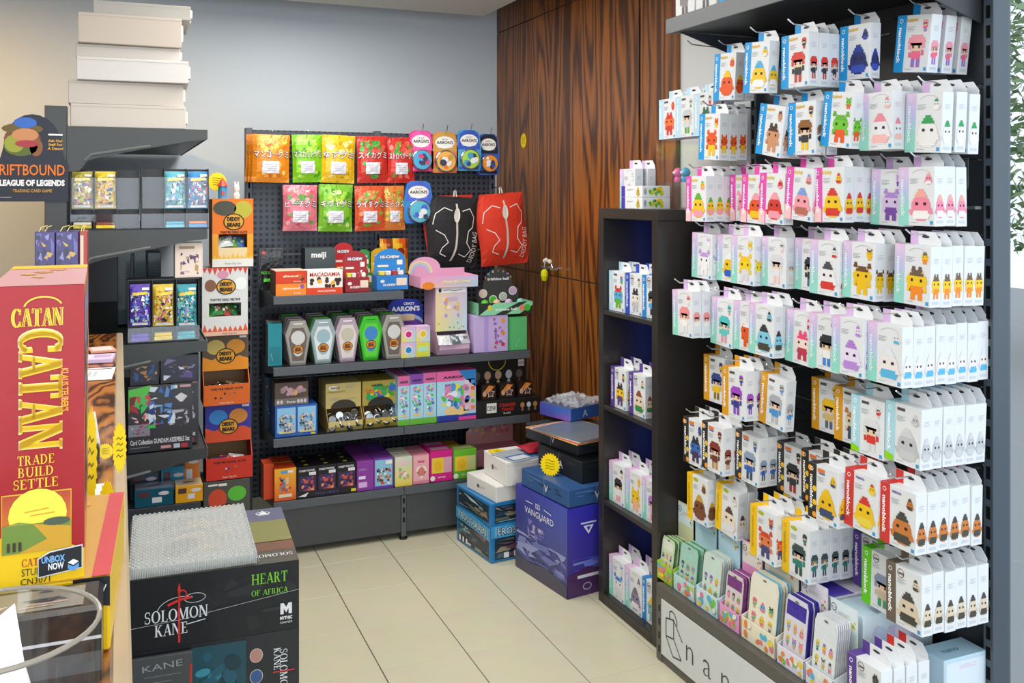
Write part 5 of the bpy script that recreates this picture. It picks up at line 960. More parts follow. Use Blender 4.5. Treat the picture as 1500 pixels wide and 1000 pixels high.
# ---------------------------------------------------------------- sachet displays on the deck of the hook display
FX = DX+.032
def Yd(u): return W(u, 900, X=FX).y
def sachet_display(u0, u1, hb, hh, ct, ch, cs, n, nm, lean=24, ph=.15, fan=0, head='#dff0f6', depth=.085):
    ya, yb = Yd(u0), Yd(u1); w = ya-yb-.004; yc = (ya+yb)/2; X0 = FX
    o = tag(empty('sachet_display', (X0, yc, DZ+.0005), -90), f'{nm} sachet display carton on the deck of hook display', 'product display', 'sachet displays')
    m = MB(); m.box(-w/2, w/2, 0, .002, 0, hb, ct, .0004); m.box(-w/2, w/2, depth-.002, depth, 0, hb*1.5, ct, .0004); m.box(-w/2, w/2, .002, depth-.002, 0, .002, ct, .0004)
    for s in (-1, 1): m.prismx([(0, 0), (depth, 0), (depth, hb*1.5), (0, hb)], s*w/2-(.002 if s > 0 else 0), s*w/2+(.002 if s < 0 else 0), ct)
    m.on('f', w, hb, .002); blobs(m, .02, .03, .98, .97, ['#f0d23a', '#7ac84a', '#f0ece0', '#e88a4a', '#5ab8d8', '#e87aa0'], nm, 16, (.12, .22)); m.build('tray', 'card', o)
    m = MB(); m.box(-w*.48, w*.48, depth-.003, depth-.001, hb*1.5, hh, ch, .0004); m.on('f', w*.96, hh*.3, .002, 0, depth-.003, hh*.7); m.rect(.02, .05, .98, .95, head, 1); m.ring(.14, .68, .010, .010, .0018, '#4a4a4a', 3, 14); m.line([(.19, .5), (.24, .4)], .0018, '#4a4a4a', 3); m.text('nano', .14, .68, .005, '#4a4a4a', 3); greek(m, .3, .6, .45, 3, '#b8b0a0'); blobs(m, .75, .1, .97, .6, ['#f0c83a', '#5ab04a', '#e87a5a'], nm+'h', 5, (.12, .2)); m.build('header_card', 'card', o)
    g = rnd(nm)
    for k in range(n):
        sw_ = w*.80; sm = MB(); c = cs[k % len(cs)]
        sm.prism([(-sw_/2, 0), (sw_/2, 0), (sw_/2, ph*.9), (sw_*.42, ph), (-sw_*.42, ph), (-sw_/2, ph*.9)], -.0012, .0012, c); sm.on('f', sw_, ph, 0, 0, -.0012, 0); sm.rect(.06, .72, .94, .93, g.choice(cs), 1); [figure(sm, .2+.3*(q % 3), .07+.21*(q//3), sw_*.2, ph*.15, [g.choice(['#4a4440', '#e8c83a', '#8a6ac0', '#e87a8a']), g.choice(['#e8c83a', '#e8a0a8', '#6ab080', '#d8d0c8', '#7aa8d8']), g.choice(['#d8b040', '#4a4440', '#e87a8a'])], nm+str(k)+str(q), 2) for q in range(9 if k < 2 else 3)]; sm.ell(.5, .95, .008, .003, '#6a6a6a', 3, 8)
        y_ = .008+k*(depth-.045)/max(1, n-1)
        s = tag(sm.build('sachet', 'foil'), f'{nm} display sachet, {ORD[k]} from front', 'sachet', f'sachets in the {nm} display')
        s.matrix_world = Matrix.Translation((X0, yc, DZ+.004)) @ Matrix.Rotation(R(-90), 4, 'Z') @ Matrix.Translation((fan*(k-n/2)*.003, y_, 0)) @ Matrix.Rotation(R(-lean*.25), 4, 'X') @ Matrix.Rotation(R(fan*(n/2-k)*.8), 4, 'Y')
sachet_display(962, 985, .055, .245, '#a8cc3a', '#d8dcae', ['#cfe0c0', '#5f9a4a', '#e4ead8', '#7ab060'], 7, 'lime green', fan=1, ph=.135)
sachet_display(986, 1018, .05, .265, '#bfe0dc', '#bcdcea', ['#a8d4c8', '#4f9a5c', '#8ac0a0', '#c0e0d0'], 8, 'teal green', ph=.15, head='#a8d0e6')
sachet_display(1019, 1052, .06, .25, '#cfe6ea', '#bcdcea', ['#cfe4dc', '#e8e0d0', '#b8d8d8'], 6, 'pale aqua', ph=.165, head='#bfe0ee')
sachet_display(1053, 1084, .055, .235, '#e8a0c8', '#e79ac8', ['#dcd0d4', '#9a4a98', '#b45aa8', '#7a3a80'], 8, 'magenta', ph=.15, head='#efe6e0')
sachet_display(1085, 1136, .06, .265, '#ece6cc', '#e8e4d0', ['#ecead8', '#8ac4e0', '#e8e4c8'], 5, 'cream and pink', ph=.19, head='#eee8d4')
sachet_display(1137, 1178, .05, .225, '#e6e4ec', '#d8d4e8', ['#dcdae6', '#4a34a8', '#4030a0', '#3c2c98'], 9, 'violet', ph=.185, head='#e8e4ec')
sachet_display(1179, 1221, .05, .21, '#e4eaec', '#dbe8ec', ['#e2e8ea', '#dfe6ee', '#e8dfe4'], 7, 'frosty white', ph=.18, head='#e4f0f2')
def folded(u0, u1, h, c, band, nm, x0=FX+.10, x1=DB-.035):
    ya, yb = Yd(u0), Yd(u1); w = ya-yb-.006; d = x1-x0; m = MB(); m.box(-w/2, w/2, 0, d, 0, h, c, .002); m.on('t', w, h, d); m.rect(0, 0, 1, .3, band, 1); greek(m, .3, .7, .5, 4, '#c8b8c0', .008); m.ring(.2, .6, .012, .012, .002, '#4a4a4a', 3)
    m.on('r', w, h, d); blobs(m, .1, .1, .9, .9, [c, '#d0c8e4', '#c4d4ec', '#e4dcec'], nm, 10, (.1, .2))
    tag(m.build('refill_carton', 'gloss', loc=(x0, (ya+yb)/2, DZ+.0005), rz=-90), f'{nm} refill carton behind the sachet displays', 'carton')
folded(1137, 1178, .20, '#e4e0ea', '#4a34b0', 'violet striped'); folded(1179, 1221, .195, '#d6e6ec', '#c2dce8', 'icy blue')
folded(1000, 1052, .235, '#9ccbe4', '#6ab0d8', 'sky blue')
pn = bywidth(1268.5, 970, 1063, NH)
for b, (s_, cw) in enumerate((('pu', 'dark coated'), ('pu', 'dark coated'), ('nm', 'scarlet'), ('nm', 'scarlet'))):
    nano(s_, [BK, '#5a5048', '#4a4a54'], 801+b//2, (FX+.004+b*.039, 1.755, DZ+.0006), -90, 0, f'{SER_[s_][0]}-banded box with {cw} figure, {ORD[b]} from front on deck near end', 'boxes standing on the deck')
m = MB(); w, d, h = .075, .14, .135; m.box(-w/2, w/2, 0, d, 0, h, '#bcd6e6', .002); m.on('r', w, h, d); m.rect(.05, .1, .95, .92, '#d8e4f0', 1); greek(m, .35, .85, .4, 3, '#e0b8cc'); blobs(m, .05, .1, .5, .6, ['#b8a0d0', '#c8d8ec', '#d8c0dc'], 'pb', 8, (.1, .18)); m.ring(.85, .3, .012, .012, .002, '#4a5058', 3); m.on('t', w, h, d); m.rect(0, 0, 1, 1, '#b0d0e2', 1); m.text('nano', .5, .4, .02, '#3a5a78', 2, rot=90)
tag(m.build('refill_carton', 'gloss', loc=(1.86, 1.735, DZ+.0005), rz=-90), 'pale blue carton standing under the dark-haired figure boxes at right', 'carton')
# ---------------------------------------------------------------- left shelving unit: stock
yL = LY+.012
z = LZ[0]+.0005
for i, (u0, u1, h, dy, c) in enumerate(((103, 272, .079, .0, '#c2bab0'), (100, 269, .080, .012, '#beb6ac'), (112, 276, .078, -.012, '#cac8c4'), (111, 264, .048, .02, '#bab4ac'), (114, 266, .103, .0, '#b8ada0'), (136, 279, .05, .03, '#a4a19a'))):
    x, w, _, _ = fitY(u0, u1, 0, 10, yL+dy); d = .32; m = MB(); m.box(-w/2, w/2, 0, d, 0, h, c, .002)
    o = tag(m.build('mailer_box', 'card', loc=(x, yL+dy, z), rz=(-1, .5, -2, 0, 1, -1)[i]), ('bottom white mailer box of the stack on the left shelf unit', 'second white mailer box from bottom of left stack', 'third white mailer box from bottom, sticking out to the right', 'thin white mailer box fourth from bottom of left stack', 'deep white mailer box second from top of left stack', 'thin grey-white mailer box topmost of the left stack')[i], 'box', 'white mailer boxes')
    for k in range(2):
        m = MB(); m.box(w/2, w/2+.007, .02+k*.10, .08+k*.10, h*.25, h*.8, '#d6d2ca', .001); m.build('tuck_flap', 'card', o)
    m = MB(); m.box(-w/2+.002, w/2-.002, -.0006, 0, h-.010, h-.0088, '#a8a29a', .0001); m.build('lid_seam', 'matte', o)
    z += h+.0008
PK_ = [['#c8b83a', '#8a4a90', '#3a5a9c', '#c84a3a', '#e8e0d0'], ['#e8c81c', '#d88a2c', '#b8702c', '#e8e0c0', '#8a4a3c'], ['#5ab4c4', '#7ad0b4', '#8a8ad0', '#d8ecec', '#4a9ab8'], ['#2f86c0', '#c84a44', '#e8e4e4', '#3a5a9c', '#d87a4a'], ['#5a3ab0', '#4a6ac8', '#8ad0dc', '#b8a0d8', '#3a3a8a'], ['#e0c02c', '#8a5a3c', '#e8d8b0', '#b04a8a', '#d8902c'], ['#2f9aa4', '#5ab8c8', '#e8d86a', '#8a7ad0', '#d8e4e8']]
def pack(label, u0, u1, vt, vb, cs, Y, seed):
    x, w, z, h = fitY(u0, u1, vt, vb, Y)
    def paint(m):
        shards(m, .04, .10, .96, .84, cs+['#f0ecec', '#2a2a3a'], seed, 110, 2, .55); m.poly([(.1, .74), (.9, .76), (.85, .83), (.15, .81)], '#e8c83a', 26); m.rect(.12, .03, .88, .09, '#d8d4d8', 26, 2); m.rect(.02, .94, .98, .98, cs[0], 2, 2); m.rect(.6, .86, .95, .92, '#f0eef0', 12, 2)
    return pillow('booster_pack', label, 'card pack', x, Y, z+h, w, h, .006, cs[0], paint, 'foil', 'foil card packs')
def acase(u0, u1, vt, z0, label, cols, Y, d=.09):
    x, w, z, h = fitY(u0, u1, vt, 330, Y); h = W((u0+u1)/2, vt, Y=Y).z-z0
    o = tag(empty('pack_dispenser', (x, Y, z0+.0005)), label, 'display case')
    m = MB(); m.box(-w/2, w/2, d-.003, d, 0, h, '#0c0d0f', .0005); m.build('back', 'plastic', o)
    for k in range(cols+1):
        a = -w/2+(w-.003)*k/cols; m = MB(); m.box(a, a+.003, 0, d-.003, .004, h, '#33363a', .0005); m.build('divider', 'plastic', o)
    m = MB(); m.box(-w/2, w/2, -.006, d, 0, .004, '#1c1d20', .0005); m.build('base', 'plastic', o)
    m = MB(); m.box(-w/2, w/2, -.006, -.003, .004, h*.26, '#ffffff', .0005); m.build('front_lip', 'acrylic', o)
    m = MB(); m.box(-w/2+.003, w/2-.003, -.001, .001, h*.34, h*.86, '#ffffff', .0003); m.build('front_window', 'acrylic', o); return o
acase(103, 205, 248, LZ[1], 'left acrylic card pack dispenser on the left unit', 3, yL+.01)
acase(207, 306, 247, LZ[1], 'right acrylic card pack dispenser with an empty column', 3, yL+.01)
for u0, u1, c, nm in ((105.5, 136, 0, 'yellow and purple'), (139, 170, 1, 'golden yellow'), (241, 272, 2, 'aqua green'), (275, 305, 3, 'blue and red')):
    pack(nm+' foil card pack in the upper acrylic dispenser', u0, u1, 251, 305, PK_[c], yL+.035, c)
    x, w, z, h = fitY(u0, u1, 305, 325, yL+.02); m = MB(); m.box(-w*.46, w*.46, 0, .05, 0, .012, PK_[c][0], .002); m.box(-w*.44, w*.44, .004, .05, .0123, .022, PK_[c][4], .002); tag(m.build('pack_pile', 'foil', loc=(x, yL+.02, LZ[1]+.005)), nm+' card packs lying flat at the dispenser foot', 'card pack')
rk = LZ[2]
o = tag(empty('pack_rack', (*fitY(187, 292, 412, 500, yL+.015)[:1], yL+.015, rk+.0005)), 'black and acrylic rack of three card packs on the third shelf', 'display case')
x, w, z, h = fitY(187, 292, 412, 500, yL+.015); h = W(240, 410, Y=yL+.015).z-rk
for a in (-w/2, -w/6, w/6, w/2-.003): m = MB(); m.box(a, a+.003, 0, .09, .004, h, '#26282c', .0005); m.build('divider', 'plastic', o)
m = MB(); m.box(-w/2, w/2, .087, .09, 0, h, '#1c1d20', .0005); m.build('back', 'plastic', o); m = MB(); m.box(-w/2, w/2, -.01, .0868, 0, .004, '#1c1d20', .0005); m.build('base', 'plastic', o)
m = MB(); m.box(-w/2, w/2, -.01, -.007, .004, .055, '#fff'+'fff', .0005); m.build('front_lip', 'acrylic', o); m = MB(); m.box(-w/2, w/2, -.002, .0895, h, h+.004, '#26282c', .0005); m.build('top', 'plastic', o)
for u0, u1, c, nm in ((190, 220, 4, 'violet blue'), (224, 254, 5, 'yellow and brown'), (258, 288, 6, 'turquoise')):
    pack(nm+' foil card pack in the lower rack', u0, u1, 416, 477, PK_[c], yL+.028, c+10)
    x_, w_, _, _ = fitY(u0, u1, 480, 495, yL+.02); m = MB(); m.box(-w_*.45, w_*.45, 0, .05, 0, .014, PK_[c][0], .002); m.box(-w_*.43, w_*.43, .004, .05, .0143, .026, PK_[c][0], .002); tag(m.build('pack_pile', 'foil', loc=(x_, yL+.018, rk+.005)), nm+' card packs lying flat at the rack foot', 'card pack')
x, w, z, h = fitY(256, 297, 353, 407, yL+.02); m = MB(); m.box(-w/2, w/2, 0, .07, 0, .125, '#e0d2c4', .001, {'l': '#6a4a50'}); m.on('f', w, .125, .07); m.rect(.05, .04, .95, .96, '#ead9ca', 1); shards(m, .2, .1, .85, .7, ['#5a4a70', '#8a5a78', '#c8b8c8', '#3a3a5c', '#b89a6a'], 17, 16, 2); m.rect(.15, .82, .7, .9, '#a89070', 3)
tag(m.build('card_box', 'card', loc=(x, yL+.02, rk+LZ[2]*0+W(240, 410, Y=yL+.015).z-rk+.0055)), 'cream card deck box standing on the lower pack rack', 'card box')
for k, (u0, u1, vt, c) in enumerate(((172, 192, 366, '#2a4a50'), (196, 214, 362, '#33505a'), (216, 236, 370, '#253c44'))):
    x, w, _, _ = fitY(u0, u1, vt, 470, 4.05); h = W(u0, vt, Y=4.05).z-rk; m = MB(); m.box(-w/2, w/2, 0, .2, 0, h, c, .002); m.on('f', w, h, .2); greek(m, .1, .9, .8, 8, '#4a6a74', .012); tag(m.build('game_box', 'gloss', loc=(x, 4.05, rk+.0005)), f'dark teal box deep in the left unit, {ORD[k]} from left', 'game box', 'dark boxes deep in the left unit')
def gund(m, w, h, d):
    m.on('f', w, h, d); m.rect(0, 0, 1, 1, '#3c3b40', 1); m.poly([(0, .95), (.35, 1), (.25, .75), (0, .6)], '#5ac84a', 2); shards(m, .02, .35, .42, .85, ['#b02c3a', '#d84a4a', '#7a2434', '#e8c8c8', '#48c060'], 8, 26, 3); shards(m, .3, .4, .72, .98, ['#3a6ab8', '#8ab8e0', '#28407c', '#d8e4f0', '#c84a8c', '#5a8ac8'], 9, 30, 4); shards(m, .6, .36, .95, .62, ['#8a5a60', '#b8b4bc', '#5a5860'], 10, 14, 4); m.rect(.0, .24, .33, .42, '#8a8a98', 6); shards(m, .02, .25, .31, .41, ['#a04a5a', '#c8ccd8', '#5a5a7a'], 11, 8, 7)
    m.poly([(.72, .80), (.82, .86), (.92, .80), (.84, .72), (.80, .72)], '#d8d4d8', 8); m.text('Card Collection GUNDAM ASSEMBLE Set', .49, .155, .017, '#e4e4e8', 9, mw=w*.92, off=.02); greek(m, .03, .07, .3, 1, '#b8b8c0'); m.rect(.7, .02, .8, .085, '#c8ccd8', 9); m.rect(.82, .02, .92, .085, '#c03a44', 9); m.rect(.5, .03, .66, .075, '#d89aa0', 9); m.rect(.66, .93, .76, .98, '#e0dce0', 9); m.rect(.8, .94, .97, .98, '#c89aa0', 9)
x, w, z, h = fitY(188, 282, 563, 666, yL+.015); h = W(240, 563, Y=yL+.015).z-LZ[3]
m = MB(); m.box(-w/2, w/2, 0, .06, 0, h, '#2c2b30', .001); gund(m, w, h, .06); go = tag(m.build('model_kit_box', 'gloss', loc=(x, yL+.015, LZ[3]+.0005)), 'dark grey robot card set box in front on the fourth shelf', 'game box'); dup(go, (x+.025, yL+.08, LZ[3]+.0005), label='dark grey robot card set box peeking out behind its twin')
x, w, _, _ = fitY(190, 291, 515, 560, yL+.02)
for k, (a, b) in enumerate(((0, .42), (.44, 1))):
    bw = w*(b-a); m = MB(); m.box(-bw/2, bw/2, 0, .1, 0, .098, '#17171c', .001); m.on('f', bw, .098, .1); m.rect(.06, .1, .94, .92, '#24263c', 1); shards(m, .08, .12, .92, .9, [['#2a5a9c', '#d8b04a', '#3a3a4a', '#c88a4a'], ['#8a7ab0', '#d8d4e8', '#5a4a80', '#b8903a', '#2a2a3c']][k], 12+k, 16, 2)
    tag(m.build('card_box', 'gloss', loc=(x-w/2+w*(a+b)/2, yL+.02, LZ[3]+h+.002)), ('small black card box with blue and gold art on the robot set', 'wide black card box with violet art on the robot set')[k], 'card box')
# boxes low in the left unit
m = MB(); m.box(lx0+.05, lx1-.02, yL, yL+.3, LZ[4]+.0005, LZ[4]+.205, '#3a4048', .002); tag(m.build('storage_carton', 'card'), 'plain slate carton on the lowest shelf of left unit', 'carton')
zb = LZ[4]+.207
for k, (u0, u1, dy, h, c, ft, nm) in enumerate(((197, 254, 0, .062, '#12556a', '#8a8ea8', 'deep teal'), (257, 297, .0, .06, '#e0a01c', '#d8c09a', 'amber'), (190, 232, .10, .10, '#3a4a60', '#7a8098', 'slate blue'), (236, 270, .10, .105, '#2a88a8', '#9a9cb4', 'cyan'), (262, 297, .19, .13, '#d8782c', '#cfc0a8', 'orange'))):
    x, w, _, _ = fitY(u0, u1, 700, 740, yL+dy); x = min(x, lx1-.03-w/2+.02); m = MB(); m.box(-w/2, w/2, 0, .085, 0, h, c, .001); m.on('f', w, h, .085); m.rect(.1, .55, .4, .85, '#5a3a40', 2); m.rect(.45, .2, .7, .5, '#d8dce0', 2); m.ell(.75, .7, .018, .007, '#d8d0d4', 2); m.on('t', w, h, .085); m.rect(.03, .05, .97, .95, ft, 1); m.ell(.5, .5, .022, .008, '#4a4a50', 2); greek(m, .2, .35, .3, 3, '#5a5a68')
    tag(m.build('model_box', 'gloss', loc=(x, yL+dy, zb)), f'small {nm} model box in the left unit above bubble wrap', 'toy box', 'small model boxes')
# rounded counter-top sign fixed to the upright
Ys = LY-.008; x0, x1 = W(-6, 290, Y=Ys).x, W(100, 290, Y=Ys).x; zt, zb_ = W(45, 167, Y=Ys).z, W(45, 295, Y=Ys).z; w = x1-x0; h = zt-zb_
m = MB(); P = [(-w/2, 0), (w/2, 0), (w/2, h*.42), (w*.44, h*.5)]+[(w*.40*math.cos(t*.2618), h*.62+h*.38*math.sin(t*.2618)) for t in range(0, 13)]+[(-w*.44, h*.5), (-w/2, h*.42)]
m.prism(P, 0, .006, '#2b2f3c'); m.on('f', w, h, .006)
for a, b, ra, rb, c, L in ((.36, .72, .055, .035, '#7a4a34', 2), (.36, .83, .062, .018, '#6a5a2c', 3), (.40, .90, .035, .018, '#3a6ac0', 4), (.34, .62, .05, .03, '#5a6a2c', 3), (.40, .76, .04, .022, '#c88a5c', 5), (.42, .66, .035, .012, '#a83a44', 6), (.55, .62, .02, .03, '#8a5a34', 3), (.25, .66, .03, .03, '#9aa03a', 4)): m.ell(a, b, ra, rb, c, L, 14)
m.text('Ask Our', .82, .70, .009, '#e0a83a', 5, off=.03); m.text('Staff For', .82, .655, .009, '#e0a83a', 5, off=.03); m.text('A Demo!', .82, .61, .009, '#e0a83a', 5, off=.03); m.rect(.72, .76, .92, .78, '#e8e8ea', 5)
m.text('RIFTBOUND', .5, .365, .037, '#ec7a1c', 5, mw=w*.90, off=.01); m.text('LEAGUE OF LEGENDS', .5, .215, .019, '#f0f0f0', 5, mw=w*.90, off=.05); m.rect(.2, .095, .8, .15, '#3a342c', 4); m.text('TRADING CARD GAME', .5, .123, .010, '#d8a85c', 6, mw=w*.54); greek(m, .06, .05, .15, 1, '#d8d8d8')
tag(m.build('shop_sign', 'card', loc=((x0+x1)/2, Ys, zb_)), 'black rounded game sign with orange lettering on the left upright', 'sign')
# ---------------------------------------------------------------- bear display cartons stacked between the shelves
YB = 3.86
def zb2(v): return W(333, v, Y=YB).z
def bear(i, u0, u1, vt, vb, base, top, label, paint, kind, cs):
    x, w, _, _ = fitY(u0, u1, vt, vb, YB); x = max(x, lx1+.008+w/2+.004); z0, z1 = zb2(vb), zb2(vt); h = z1-z0; d = .15
    o = tag(empty('plush_display', (x, YB, z0+.0005)), label, 'dispenser box', 'stacked plush clip displays')
    if kind == 'win':
        a0, a1, b0, b1 = .15, .85, .28, .48
        m = MB(); t = .003
        for f in ((-w/2, w/2, 0, t, 0, h*b0), (-w/2, w/2, 0, t, h*b1, h-.002), (-w/2, -w/2+w*a0, 0, t, h*b0, h*b1), (-w/2+w*a1, w/2, 0, t, h*b0, h*b1), (-w/2, -w/2+t, t, d, 0, h-.002), (w/2-t, w/2, t, d, 0, h-.002), (-w/2+t, w/2-t, d-t, d, 0, h-.002), (-w/2+t, w/2-t, t, d-t, 0, t), (-w/2+t, w/2-t, t, d-t, h-t-.002, h-.002)): m.box(*f, base, .0004)
        m.on('f', w, h, d); paint(m, w, h); m.build('carton', 'card', o)
        zz = z0+h*b0+.001; yy = YB+.03
        m = MB(); m.box(-w/2+t+.001, w/2-t-.001, .004, d-t-.001, t+.0005, h*b0, '#8a7a68', .001); m.build('inner_shelf', 'card', o)
    else:
        hh = h*.48; m = MB(); t = .003
        m.box(-w/2, w/2, d*.30, d, hh, h-.001, base, .001); m.box(-w/2, -w/2+t, d*.30, d, 0, hh, top, .0005); m.box(w/2-t, w/2, d*.30, d, 0, hh, top, .0005); m.box(-w/2+t, w/2-t, d-t, d, 0, hh, '#8a6a48', .0005)
        m.on('f', w, h-hh, d, 0, d*.30, hh); paint(m, w, h-hh); m.build('carton', 'card', o)
        m = MB(); m.box(-w/2, w/2, 0, t, .0, hh*.62, top, .0005); m.box(-w/2+t, w/2-t, t, d*.9, 0, t, '#8a6a48', .0005)
        for s in (-1, 1): m.prismx([(t, 0), (d*.30, 0), (d*.30, hh*1.0), (t, hh*.62)], s*w/2-(t if s > 0 else 0), s*w/2+(t if s < 0 else 0), top)
        m.on('f', w, hh*.62, d); m.text("THEY'RE DEAD CUTE", .5, .8, .008, '#2a1a10', 4, mw=w*.7, off=.03); blobs(m, .2, .3, .8, .65, cs, i, 6, (.1, .16)); m.text('Plush Clip-On', .5, .12, .007, '#e8e0d0', 4); m.build('tray', 'card', o)
        zz = z0+hh*.3; yy = YB+.02
    for k in range(3):
        pb = pillow('plush_bag', f'clear-wrapped plush clip in the {label.split(" with ")[0]}, {ORD[k]} from left', 'plush clip', x-w*.2+k*w*.19, yy+.02+.008*k, zz+.042, .06, .05, .012, cs[k % len(cs)], lambda m: blobs(m, .1, .15, .9, .9, cs+['#e8ece8'], i*3+k, 9, (.1, .2), 2), 'foil', 'wrapped plush clips')
        pb.rotation_euler = (R(-38), R((-8, 6, 12)[k]), 0)
def plaque(m, w, h, a, b, s=1.0, c='#e0a02c'):
    s *= 1.25
    m.ell(a, b, .036*s, .030*s, '#241a14', 5, 16); m.ell(a, b, .032*s, .026*s, c, 6, 16); m.text('DEDDY', a, b+.010*s/h, .013*s, '#241a14', 8, mw=.046*s, off=.07); m.text('BEARS', a, b-.010*s/h, .013*s, '#241a14', 8, mw=.046*s, off=.07)
def flames(m, c, b0, hgt, up=True, L=3):
    g = rnd(c)
    for k in range(9):
        a = k/9; q = g.uniform(.5, 1)*hgt; m.poly([(a, b0), (a+1/9, b0), (a+.5/9, b0+(q if up else -q))] if up else [(a, b0), (a+.5/9, b0-q), (a+1/9, b0)], c, L)
def pA(m, w, h): m.poly([(0, 0), (1, 0), (1, 1), (0, 1)], ['#e8c83a', '#e8c83a', '#e8601c', '#e8601c']) if 0 else None; m.rect(0, .48, 1, 1, '#e8761c', 1); m.rect(0, .0, .15, .48, '#e8a02c', 1); m.rect(.85, 0, 1, .48, '#e8a02c', 1); m.rect(.15, 0, .85, .28, '#e8d0a0', 1); m.rect(0, 0, 1, .12, '#e8e4dc', 2); flames(m, '#e8b83a', .12, .1); m.ell(.3, .86, .045, .03, '#4a4a40', 3); m.ell(.75, .84, .035, .035, '#b8b03a', 3); plaque(m, w, h, .52, .66, .9); m.text("THEY'RE DEAD CUTE", .52, .51, .009, '#3a1a0c', 6, mw=w*.66, off=.04); m.text('Plush Clip-On', .5, .05, .008, '#6a5a50', 5)
def pB(m, w, h): m.rect(0, .48, 1, 1, '#dcdcda', 1); m.rect(0, 0, 1, .28, '#dcdcda', 1); flames(m, '#d8402c', 1, .12, False); flames(m, '#e0582c', .06, .12); m.rect(0, 0, 1, .06, '#e8b8a0', 3); m.ell(.45, .90, .022, .016, '#d890a8', 4); m.ell(.18, .74, .022, .024, '#8a5a44', 4); m.ell(.84, .76, .024, .026, '#f0f0ee', 4); plaque(m, w, h, .52, .72, .85); m.text("THEY'RE DEAD FESTIVE", .5, .53, .009, '#2a2a2a', 6, mw=w*.66, off=.03); m.text('Plush Clip-On', .6, .03, .007, '#5a4a44', 5)
def pC(bg, lo, c1, c2, pc='#e0a02c'):
    def f(m, w, h): m.rect(0, .0, 1, 1, bg, 1); m.poly([(0, 0), (1, 0), (1, .3), (.8, .4), (.6, .3), (.4, .42), (.2, .3), (0, .4)], lo, 2); m.ell(.28, .66, .036, .03, c1, 3); m.ell(.72, .66, .036, .03, c2, 3); plaque(m, w, h, .5, .40, .85, pc); m.rect(.8, .9, .95, .96, '#e4e0e0', 4)
    return f
bear(0, 311, 371, 291, 391, '#e08a24', '', 'orange flame plush clip display with window, top of the bear stack', pA, 'win', ['#dfe6e0', '#6aa04a', '#4a7ac0'])
bear(1, 294, 361, 392, 491, '#dcdcda', '', 'white plush clip display with red flames and window', pB, 'win', ['#2f8a3a', '#c83a34', '#2a7a38'])
bear(2, 298, 366, 492.5, 593, '#5a4a3c', '#d8641c', 'brown-headed plush clip display with orange tray', pC('#5a4a3c', '#e8901c', '#c8b060', '#d8902c'), 'tray', ['#2a201c', '#4a3a30', '#8a6a4a'])
bear(3, 302, 370, 595, 702, '#3a3a9c', '#c8301c', 'blue-headed plush clip display with red tray', pC('#35359a', '#d8502c', '#3a86d0', '#d88a3c'), 'tray', ['#5a3a6a', '#c85a4a', '#d8d0d0'])
zE = zb2(703)
x, w, _, _ = fitY(298, 366, 704, 760, YB); x = max(x, lx1+.012+w/2)
m = MB(); m.box(-w/2, w/2, 0, .16, 0, .25, '#4c4c46', .001); m.on('f', w, .25, .16); m.ell(.3, .72, .036, .04, '#c8482c', 2); m.ell(.72, .78, .036, .03, '#58b83a', 2); plaque(m, w, .25, .5, .5, .9, '#e08a1c'); m.rect(.1, .93, .3, .96, '#e0e0dc', 2); m.rect(.32, .92, .5, .96, '#e8e4e4', 2); m.rect(0, 0, 1, .25, '#7ac02c', 1)
tag(m.build('plush_display', 'card', loc=(x, YB, zE-.251)), 'dark olive plush clip display box at the bottom of the bear stack', 'dispenser box', 'stacked plush clip displays')
m = MB(); m.box(-w/2-.005, w/2+.005, 0, .17, 0, zE-.252, '#3a3a38', .001); tag(m.build('storage_carton', 'card', loc=(x, YB, 0)), 'dark carton on the floor under the bear display stack', 'carton')
# little toys on top of the stack
zt = zb2(291)+.0005; xt = W(320, 280, Y=YB+.06).x
m = MB(); m.lathe([(0, 0), (.017, 0), (.017, .05), (0, .05)], '#3a9ad0', 10); t_ = tag(m.build('toy_tower', 'plastic', loc=(xt+.015, YB+.05, zt)), 'small blue toy tower with red roof on bear stack', 'toy')
m = MB(); m.lathe([(.023, .05), (.012, .066), (0, .085)], '#c83a2c', 10); m.build('roof', 'plastic', t_); m = MB(); m.box(-.006, .006, -.0185, -.015, .012, .03, '#c83a2c', .001); m.build('window', 'plastic', t_)
xt = W(346, 280, Y=YB+.06).x
m = MB(); m.lathe([(0, 0), (.012, 0), (.014, .014), (.009, .026), (.012, .036), (.012, .048), (.007, .058), (0, .06)], '#e4e2dc', 10); t_ = tag(m.build('toy_figure', 'plastic', None, True, loc=(xt, YB+.05, zt)), 'small white toy figure on top of the bear stack', 'figure')
for s in (-1, 1): m = MB(); m.lathe([(.004, 0), (.003, .012), (0, .016)], '#e4e2dc', 6, (s*.006, 0, .054)); m.build('ear', 'plastic', t_)
p = W(318, 266, Y=3.95); star('yellow price star behind the little toy tower at left', (p.x, 3.95, p.z), .04, (0, 0, R(8)))
